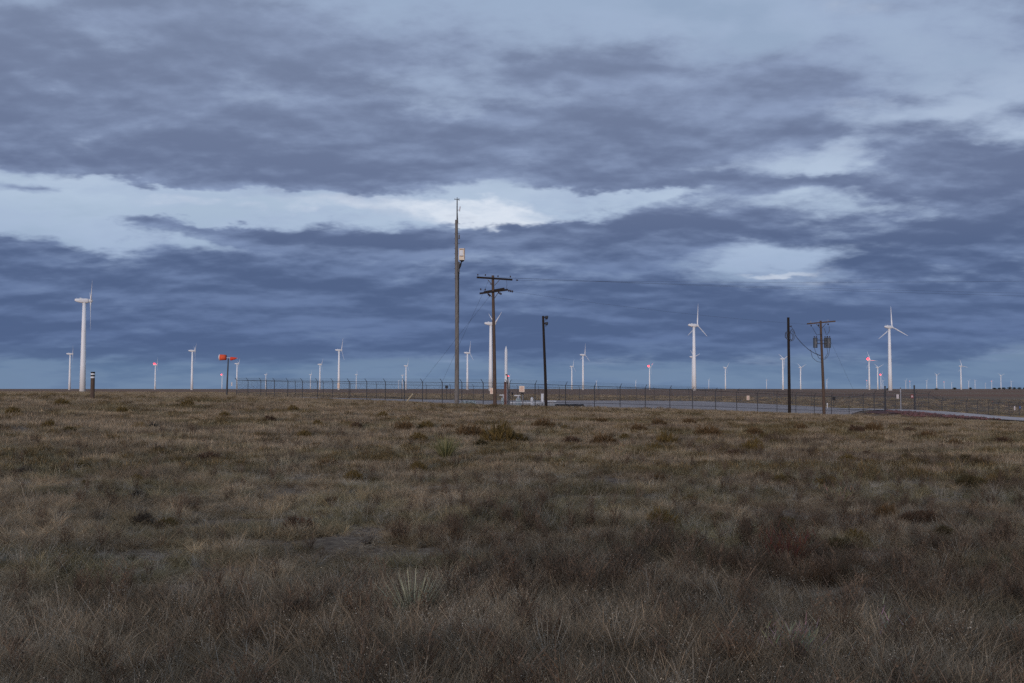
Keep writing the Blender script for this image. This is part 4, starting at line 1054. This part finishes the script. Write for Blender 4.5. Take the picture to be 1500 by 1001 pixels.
def scatter(name, X, Y, Z, kind, scale, tint, label):
    n = len(X); me = bpy.data.meshes.new(name); me.vertices.add(n)
    me.vertices.foreach_set('co', np.stack([X, Y, Z], -1).astype(np.float32).ravel())
    def attr(k, typ, field, arr): me.attributes.new(k, typ, 'POINT').data.foreach_set(field, np.ascontiguousarray(arr).ravel())
    attr('kind', 'INT', 'value', kind.astype(np.int32)); attr('scl', 'FLOAT', 'value', scale.astype(np.float32))
    rot = np.stack([rng.normal(0, 0.08, n), rng.normal(0, 0.08, n), rng.uniform(0, 6.283, n)], -1)
    attr('rot', 'FLOAT_VECTOR', 'vector', rot.astype(np.float32))
    attr('tint', 'FLOAT_COLOR', 'color', np.c_[tint, np.ones(n)].astype(np.float32))
    o = bpy.data.objects.new(name, me); COL.objects.link(o)
    g = bpy.data.node_groups.new(name, 'GeometryNodeTree')
    g.interface.new_socket('Geometry', in_out='INPUT', socket_type='NodeSocketGeometry'); g.interface.new_socket('Geometry', in_out='OUTPUT', socket_type='NodeSocketGeometry')
    gi, go = g.nodes.new('NodeGroupInput'), g.nodes.new('NodeGroupOutput')
    ci = g.nodes.new('GeometryNodeCollectionInfo'); ci.inputs['Collection'].default_value = protos; ci.inputs['Separate Children'].default_value = True; ci.inputs['Reset Children'].default_value = True
    ip = g.nodes.new('GeometryNodeInstanceOnPoints'); ip.inputs['Pick Instance'].default_value = True
    def na(k, typ):
        a = g.nodes.new('GeometryNodeInputNamedAttribute'); a.data_type = typ; a.inputs['Name'].default_value = k; return a.outputs['Attribute']
    L = g.links.new
    er = g.nodes.new('FunctionNodeEulerToRotation')
    L(gi.outputs[0], ip.inputs['Points']); L(ci.outputs[0], ip.inputs['Instance']); L(na('kind', 'INT'), ip.inputs['Instance Index'])
    L(na('rot', 'FLOAT_VECTOR'), er.inputs[0]); L(er.outputs[0], ip.inputs['Rotation']); L(na('scl', 'FLOAT'), ip.inputs['Scale']); L(ip.outputs[0], go.inputs[0])
    md = o.modifiers.new('scatter', 'NODES'); md.node_group = g
    return tag(o, label, 'grass', kind='stuff')

# ------------------------------------------------------------------ olive shrubs
def shrub_mesh(i, tone, loose=False):
    random.seed(100 + i); b = Blades()
    for _ in range(260):
        a = random.uniform(0, 6.28); ph = math.acos(random.uniform(0.0, 1.0)); r = (0.82 + 0.25 * mnoise.noise((math.sin(a) * 1.5 + i, math.cos(a) * 1.5, ph))) * random.uniform(0.6, 1.0)
        c = Vector((0.5 * r * math.sin(ph) * math.sin(a), 0.5 * r * math.sin(ph) * math.cos(a), 0.52 * r * math.cos(ph) + 0.02))
        k = random.uniform(0.55, 1.35); s_ = (tone[0] * k, tone[1] * k, tone[2] * k)
        for q in range(4): b.blade(c + Vector((random.gauss(0, .012), random.gauss(0, .012), -0.04)), a + random.gauss(0, 0.8), 0.6 * math.sin(ph) + random.uniform(-0.2, 0.3), random.uniform(0.07, 0.15), random.uniform(0.010, 0.02), 0.1, 1, s_, 0.4)
    fol = b
    st = Blades()
    for _ in range(26):
        a = random.uniform(0, 6.28); st.blade((0.02 * math.sin(a), 0.02 * math.cos(a), -0.03), a, random.uniform(0.1, 1.0), random.uniform(0.25, 0.5), 0.012, 0.1, 2, (0.10, 0.07, 0.05))
    return fol.mesh('foliage_%d' % i, SHRUB_MAT), st.mesh('stems_%d' % i, SHRUB_MAT)
SHRUB_MAT = leaf_mat('shrub_leaf', (1.0, 1.0, 1.0, 1.0), 0.25, attr=False)
TONES = [(0.185, 0.128, 0.048), (0.135, 0.100, 0.042), (0.165, 0.104, 0.052), (0.105, 0.082, 0.042), (0.12, 0.076, 0.050), (0.095, 0.078, 0.060)]
SHRUBS = [shrub_mesh(i, t) for i, t in enumerate(TONES)]
def ground_px(px, py):
    d = pix_dir(px, py); r = np.geomspace(2, 400, 500); q = np.array(d)[None] * (r / d.y)[:, None]
    for _ in range(2):                            # first hit going outwards, then refined
        below = np.nonzero(EYE + q[:, 2] <= ground(q[:, 0], q[:, 1]))[0]; i = max(1, below[0] if len(below) else len(r) - 1); hi = r[i]
        r = np.linspace(r[i - 1], r[i], 60); q = np.array(d)[None] * (r / d.y)[:, None]
    q = d * (hi / d.y); return Vector((q.x, q.y, gz(q.x, q.y)))
CLEAR = []
LANDMARKS = [(20, 'the left picture edge'), (136, 'the banded post'), (228, 'the red-lit turbine at left'), (282, 'the turbine left of the windsock'), (333, 'the windsock'), (497, 'the peach sign on the left fence'), (595, 'the leaning guy guard'),
    (669, 'the tall grey pole'), (724, 'the double crossarm pole'), (800, 'the floodlight pole'), (854, 'the turbine pair'), (951, 'the red-lit turbine mid-right'), (1017, 'the big turbine right of centre'), (1094, 'the peach sign on the right fence'),
    (1155, 'the dark coil pole'), (1205, 'the transformer pole'), (1273, 'the brightest red light'), (1317, 'the gate'), (1407, 'the tallest far-right turbine'), (1480, 'the far-right grove')]
TONE_WORD = ['yellow-olive', 'olive', 'tan-olive', 'dark olive', 'brown', 'grey-brown']
def shrub_label(px, py, w, tone):
    size = 'small' if w < 20 else 'mid-sized' if w < 30 else 'wide'
    row = 'at the grass edge' if py < 616 else 'in the far grass' if py < 640 else 'in the mid-far grass' if py < 665 else 'in the middle grass' if py < 700 else 'in the nearer grass' if py < 760 else 'in the near grass'
    mark = min(LANDMARKS, key=lambda m: abs(m[0] - px))[1]
    return '%s %s shrub %s, below %s' % (size, TONE_WORD[tone], row, mark)
def shrub_labels(plants):
    labs = [p[4] or shrub_label(*p[:4]) for p in plants]
    for l in set(labs):
        same = sorted((i for i in range(len(labs)) if labs[i] == l), key=lambda i: plants[i][0])
        if len(same) > 1:
            for k, i in enumerate(same): labs[i] = ('left-hand ' if k == 0 else 'right-hand ' if k == len(same) - 1 else 'middle ') + l
    return labs
PLANTS = [  # photo column, row of the foot, width in photo pixels, tone, label
    (122, 692, 28, 1, 'dark olive shrub alone in the left middle grass'), (262, 681, 22, 0, None), (304, 678, 34, 4, 'wide brown shrub in the left grass above the pale seed weed'), (232, 663, 20, 5, None), (200, 706, 18, 0, None), (126, 711, 16, 0, None),
    (244, 776, 32, 1, 'olive shrub low on the left, nearest dark mound on that side'), (202, 731, 28, 5, 'grey shrub speckled with pale seed heads at left'), (437, 783, 48, 4, 'large brown-olive shrub left of centre, wider than its neighbours'), (208, 770, 34, 5, None), (36, 700, 34, 5, None),
    (485, 742, 26, 4, None), (445, 643, 22, 0, None), (465, 625, 16, 0, None), (224, 629, 16, 5, None), (102, 634, 18, 1, None), (72, 627, 20, 0, None), (461, 657, 18, 2, None), (480, 686, 30, 2, None),
    (521, 630, 20, 4, None), (592, 632, 28, 2, None), (624, 630, 26, 0, None), (656, 630, 20, 2, None), (690, 641, 42, 2, None), (614, 648, 28, 0, None), (732, 650, 50, 0, None), (757, 650, 32, 1, None), (704, 656, 24, 3, None), (794, 629, 32, 2, None), (828, 630, 15, 0, None), (836, 651, 24, 4, None),
    (885, 652, 36, 2, None), (917, 646, 20, 0, None), (936, 633, 24, 2, None), (965, 625, 22, 2, None), (976, 654, 36, 0, None), (960, 662, 24, 0, None), (614, 692, 26, 0, None), (516, 705, 30, 0, None), (548, 710, 22, 3, None), (800, 682, 14, 0, None), (964, 705, 22, 2, None),
    (968, 777, 50, 0, 'bushy yellow-olive shrub right of centre, bright rounded mound'), (1102, 665, 38, 0, 'rounded yellow-olive mound standing out below the dark wire-coil pole'), (1036, 640, 36, 2, None), (1030, 656, 16, 0, None), (1106, 638, 24, 2, None), (1120, 645, 18, 1, None), (1132, 652, 16, 1, None), (1076, 671, 22, 4, None), (1072, 690, 20, 2, None), (1142, 709, 24, 1, None), (1158, 710, 22, 3, None),
    (1212, 712, 30, 0, None), (1118, 701, 22, 2, None), (1174, 667, 16, 5, None), (1188, 670, 18, 4, None), (1240, 680, 28, 0, None), (1255, 680, 20, 2, None), (1270, 668, 14, 4, None), (1284, 681, 16, 2, None), (1328, 675, 22, 0, None), (1254, 635, 22, 4, None), (1280, 634, 26, 2, None),
    (1415, 684, 34, 3, None), (1436, 685, 26, 2, None), (1418, 714, 34, 3, None), (1432, 712, 26, 1, None), (1461, 698, 18, 0, None), (1054, 764, 28, 3, None), (1150, 776, 32, 1, None), (1298, 757, 32, 2, None), (1335, 768, 34, 4, None), (1358, 766, 32, 4, None),
    (1254, 797, 40, 0, 'larger yellow shrub of the clump in the right foreground'), (1228, 808, 44, 3, 'dark olive shrub of the clump in the right foreground'), (1381, 789, 34, 3, None), (1046, 777, 20, 0, None), (1304, 655, 18, 4, None), (1332, 634, 16, 4, None), (1360, 644, 24, 2, None), (1172, 631, 20, 2, None), (1012, 738, 26, 0, None),
    (1262, 985, 66, 1, 'olive shrub at the bottom right edge of the grass'), (8, 970, 60, 4, 'dark brown shrub at the bottom left corner'), (880, 620, 18, 2, None), (1010, 622, 20, 2, None), (1400, 655, 22, 2, None), (1470, 650, 22, 4, None), (330, 612, 18, 0, None), (180, 606, 20, 0, None), (395, 618, 18, 4, None), (560, 612, 16, 0, None), (20, 608, 22, 0, None), (275, 596, 20, 0, None), (90, 595, 22, 0, None), (430, 604, 18, 0, None),
]
_labs = shrub_labels(PLANTS)
for i, (px, py, w, tone, _) in enumerate(PLANTS):
    lab = _labs[i]
    g = ground_px(px, py); width = w / F * g.y * 1.25
    o = bpy.data.objects.new('olive_shrub', None); o.location = g; o.rotation_euler = (0, 0, random.uniform(0, 6.28)); o.empty_display_size = 0.1; COL.objects.link(o)
    o.scale = (width, width, width * random.uniform(0.8, 1.05)); CLEAR.append((g.x, g.y, width * 0.5)); tag(o, lab, 'shrub', 'olive shrubs scattered in the grass')
    child('foliage', SHRUBS[tone][0], o); child('stem', SHRUBS[tone][1], o)

# ------------------------------------------------------------------ yuccas and a few dry stalks
def yucca(px, py, n, h, label, tone, wid):
    g = ground_px(px, py); CLEAR.append((g.x, g.y, h * 0.75)); root = empty('yucca', g); tag(root, label, 'yucca')
    random.seed(px)
    for k in range(n):
        a = 2.4 * k + random.gauss(0, 0.3); lean = random.uniform(0.05, 1.0) ** 0.8
        b = Blades(); kk = random.uniform(0.45, 1.35)
        b.blade((0.03 * math.sin(a), 0.03 * math.cos(a), -0.03), a, lean, h * random.uniform(0.75, 1.08) * (1 - 0.25 * lean), wid, random.uniform(0.0, 0.18), 4, tuple(c * kk for c in tone), 0.1, face=0.0 + random.gauss(0, 0.3))
        o = bpy.data.objects.new('leaf', b.mesh('leaf', SHRUB_MAT)); COL.objects.link(o); o.parent = root
    b = Blades()
    for k in range(50): b.blade((0, 0, 0), random.uniform(0, 6.28), random.uniform(0.6, 1.6), h * random.uniform(0.25, 0.45), wid * 0.7, 0.3, 2, (0.16, 0.13, 0.09))
    o = bpy.data.objects.new('dead_skirt', b.mesh('dead_skirt', SHRUB_MAT)); COL.objects.link(o); o.parent = root
yucca(653, 674, 170, 0.85, 'grey-green spiky yucca in the grass below the tall grey pole', (0.27, 0.25, 0.115), 0.024)
yucca(605, 910, 80, 0.50, 'sparse yucca with pale spiky leaves in the near foreground', (0.42, 0.39, 0.25), 0.017)
def stalks(px, py, n, h, tone, label, spread=0.5):
    g = ground_px(px, py); random.seed(px + 1); b = Blades()
    for _ in range(n):
        a = random.uniform(0, 6.28); ln = random.uniform(0.05, spread); hh = h * random.uniform(0.5, 1.0)
        b.blade((0.04 * math.sin(a), 0.04 * math.cos(a), -0.03), a, ln, hh, 0.010, 0.15, 3, tuple(c * random.uniform(0.7, 1.2) for c in tone))
        for q in range(5):
            f = random.uniform(0.4, 1); b.blade((math.sin(a) * hh * ln * f, math.cos(a) * hh * ln * f, hh * f), random.uniform(0, 6.28), random.uniform(0.3, 0.8), hh * 0.25, 0.008, 0.1, 1, tuple(c * random.uniform(0.7, 1.2) for c in tone))
    o = bpy.data.objects.new('dry_weed', b.mesh('dry_weed', SHRUB_MAT)); COL.objects.link(o); o.location = g; tag(o, label, 'weed')
stalks(908, 674, 7, 0.55, (0.42, 0.30, 0.17), 'single pale straw-coloured dry weed right of centre', 0.7)
stalks(1150, 838, 60, 0.52, (0.13, 0.062, 0.042), 'reddish-brown feathery weed in the right foreground', 0.9)
stalks(1302, 955, 9, 0.36, (0.42, 0.37, 0.29), 'pale bent dead stalk in the right foreground', 0.8)
stalks(1165, 985, 90, 0.36, (0.28, 0.25, 0.19), 'pale bleached bunch grass tuft near the bottom right', 0.9)
stalks(1230, 742, 16, 0.42, (0.40, 0.29, 0.18), 'pale tan branching dry weed in the right middle grass', 1.2)
random.seed(77)

def free_ground(X, Y):
    uv = pad_uv(X, Y); on_pad = (uv[..., 0] > 0.008) & (uv[..., 0] < 1.92) & (uv[..., 1] > 0.008) & (uv[..., 1] < 0.98)
    rd, _ = road_near(X, Y); bank = (rd < 4.6) | ((rd < 6.6) & (X < 56) & (Y < 120) & (rng.random(X.shape) < 0.93))
    return ~(on_pad | bank)
def grass():
    def sample(n, r0, r1, p, spread):
        u = rng.random(n); a = 2 - p
        r = (r0 ** a + u * (r1 ** a - r0 ** a)) ** (1 / a); th = rng.uniform(-spread, spread, n)
        return r * np.sin(th), r * np.cos(th)
    X1, Y1 = sample(62000, 3.6, 40, 1.45, 0.62)
    X2, Y2 = sample(80000, 24, 170, 1.75, 0.60)
    X3, Y3 = sample(11000, 150, 290, 1.9, 0.60)
    X, Y = np.r_[X1, X2, X3], np.r_[Y1, Y2, Y3]; far = np.r_[np.zeros(len(X1), bool), np.ones(len(X2) + len(X3), bool)]
    ok = free_ground(X, Y); X, Y, far = X[ok], Y[ok], far[ok]; r = np.hypot(X, Y); n = len(X)
    big = vnoise(X * 0.6, Y, 6, 21) * 0.35 + vnoise(X * 0.8, Y, 2.2, 22) * 0.4 + vnoise(X, Y, 0.8, 23) * 0.25
    pat2 = vnoise(X * 0.6, Y, 4, 31) * 0.4 + vnoise(X, Y, 1.4, 32) * 0.4 + vnoise(X, Y, 0.6, 33) * 0.2
    pat3 = vnoise(X * 0.6, Y, 5, 40) * 0.4 + vnoise(X * 0.8, Y, 1.6, 41) * 0.4 + vnoise(X, Y, 0.7, 42) * 0.2
    bare = vnoise(X, Y, 1.1, 51)
    tan, gray, brown, olive, red, pale = (np.array(c) for c in ((0.44, 0.322, 0.198), (0.43, 0.322, 0.21), (0.31, 0.22, 0.14), (0.29, 0.238, 0.12), (0.175, 0.124, 0.085), (0.50, 0.43, 0.33)))
    w = lambda a, b, x: sstep(a, b, x)[:, None]
    tint = tan * (1 - w(0.35, 0.65, big)) + gray * w(0.35, 0.65, big)
    tint = tint * (1 - 0.65 * w(0.52, 0.75, pat3)) + brown * 0.65 * w(0.52, 0.75, pat3)
    tint = tint * (1 - 0.7 * w(0.46, 0.72, pat2)) + olive * 0.7 * w(0.46, 0.72, pat2)
    tint = tint * (rng.uniform(0.6, 1.3, n) * (0.6 + 0.8 * vnoise(X, Y, 0.9, 61)))[:, None]
    kind = np.zeros(n, int); u = rng.random(n)
    pw = 0.12 + 0.6 * sstep(0.48, 0.66, big); k_id = lambda key, m: rng.choice(KINDS[key], m)
    wis = (u < pw); kind[wis] = k_id('wispy', wis.sum()); kind[~wis] = k_id('short', (~wis).sum())
    fo = (~far) & (rng.random(n) < 0.03 + 0.18 * sstep(0.6, 0.8, pat3)); kind[fo] = k_id('forb', fo.sum()); tint[fo] = red * rng.uniform(0.7, 1.4, fo.sum())[:, None]
    se = (~far) & (rng.random(n) < 0.05 + 0.25 * sstep(0.6, 0.8, pat2)); kind[se] = k_id('seed', se.sum()); tint[se] = pale * rng.uniform(0.6, 1.1, se.sum())[:, None]
    li = (~far) & (rng.random(n) < 0.42 - 0.26 * sstep(0.42, 0.62, big)); kind[li] = k_id('litter', li.sum()); tint[li] *= 1.15
    tu = (~far) & (rng.random(n) < 0.14); kind[tu] = k_id('tuft', tu.sum()); tint[tu] *= rng.uniform(0.7, 1.3, tu.sum())[:, None]
    kind[far] = k_id('far', far.sum())
    mo = far & (r < 100) & (rng.random(n) < 0.02 + 0.16 * sstep(0.52, 0.7, pat2)); kind[mo] = k_id('mound', mo.sum())
    tint[mo] = np.array((0.215, 0.15, 0.072)) * rng.uniform(0.55, 1.25, mo.sum())[:, None]
    fr = far & ~mo & (rng.random(n) < 0.35 * sstep(0.5, 0.7, pat3)); tint[fr] = red * rng.uniform(1.0, 1.6, fr.sum())[:, None]
    scale = rng.uniform(0.6, 1.25, n) * (0.6 + 0.8 * big)
    scale[far] *= np.clip(0.75 + r[far] / 160, 0.8, 1.25)
    scale[r > 150] *= 1.25
    Z = ground(X, Y) - 0.01
    keep = bare + 0.25 * (rng.random(n) - 0.5) > 0.20
    for cx, cy, cr in CLEAR: keep &= ((X - cx) ** 2 + (Y - cy) ** 2 > (cr * 0.9) ** 2) | (r > 90)
    scatter('dry_grass', X[keep], Y[keep], Z[keep], kind[keep], scale[keep], tint[keep], 'dry brown and grey prairie grass covering the whole foreground')
grass()

# ------------------------------------------------------------------ far trees
def tree(px, top_y, w_px, dist, label):
    x = (px - 750) / F * dist; g = gz(x, dist); h = EYE + (EYE_Y - top_y) / F * dist - g; w = w_px / F * dist
    root = empty('distant_tree', (x, dist, g)); tag(root, label, 'tree', 'dark trees on the far right horizon')
    MB().tube([(0, 0, -0.5), (0.02 * h, 0, h * 0.3), (0, 0, h * 0.7)], [h * 0.045, h * 0.035, h * 0.015], 7).tube([(0, 0, h * 0.3), (w * 0.25, 0, h * 0.6)], [h * 0.025, h * 0.01], 5).tube([(0, 0, h * 0.25), (-w * 0.25, 0, h * 0.55)], [h * 0.025, h * 0.01], 5).build('trunk', 'bark', root)
    b = Blades()
    for _ in range(900):
        while True:
            p = Vector((random.uniform(-1, 1), random.uniform(-1, 1), random.uniform(-1, 1)))
            if p.length < 0.75 + 0.35 * mnoise.noise(p * 2.3 + Vector((px, 0, 0))): break
        b.quad((p.x * w / 2, p.y * w / 2, h * 0.55 + p.z * h * 0.45), h * 0.05, tuple(c * random.uniform(0.6, 1.3) for c in (0.040, 0.045, 0.030)))
    o = bpy.data.objects.new('crown', b.mesh('crown', SHRUB_MAT)); COL.objects.link(o); o.parent = root
for px, ty, w, d, lab in ((1299.6, 568.3, 5, 1500, 'dark low bush against the foot of the big turbine behind the gate'), (1371, 568.6, 7, 1600, 'dark low bush below the first mid-sized turbine beyond the gate'), (1397.6, 567.4, 7, 1700, 'rounded dark bush left of the tallest far-right turbine'),
        (1420.8, 567.5, 5, 1900, 'dark bush just right of the tallest far-right turbine'), (1456, 567.8, 8, 2300, 'leftmost tree of the dark far-right grove'), (1463, 567.6, 7, 2350, 'second tree from the left in the far-right grove'), (1470, 567.3, 8, 2300, 'third tree from the left in the far-right grove'),
        (1478, 566.6, 8, 2250, 'tallest tree of the far-right grove, below the rightmost turbine'), (1485, 567.2, 8, 2300, 'fifth tree from the left in the far-right grove'), (1492.5, 567.3, 8, 2350, 'last tree before the gap at the end of the far-right grove'), (1500, 567.5, 6, 2350, 'tree cut by the right picture edge on the horizon')):
    tree(px, ty, w, d, lab)
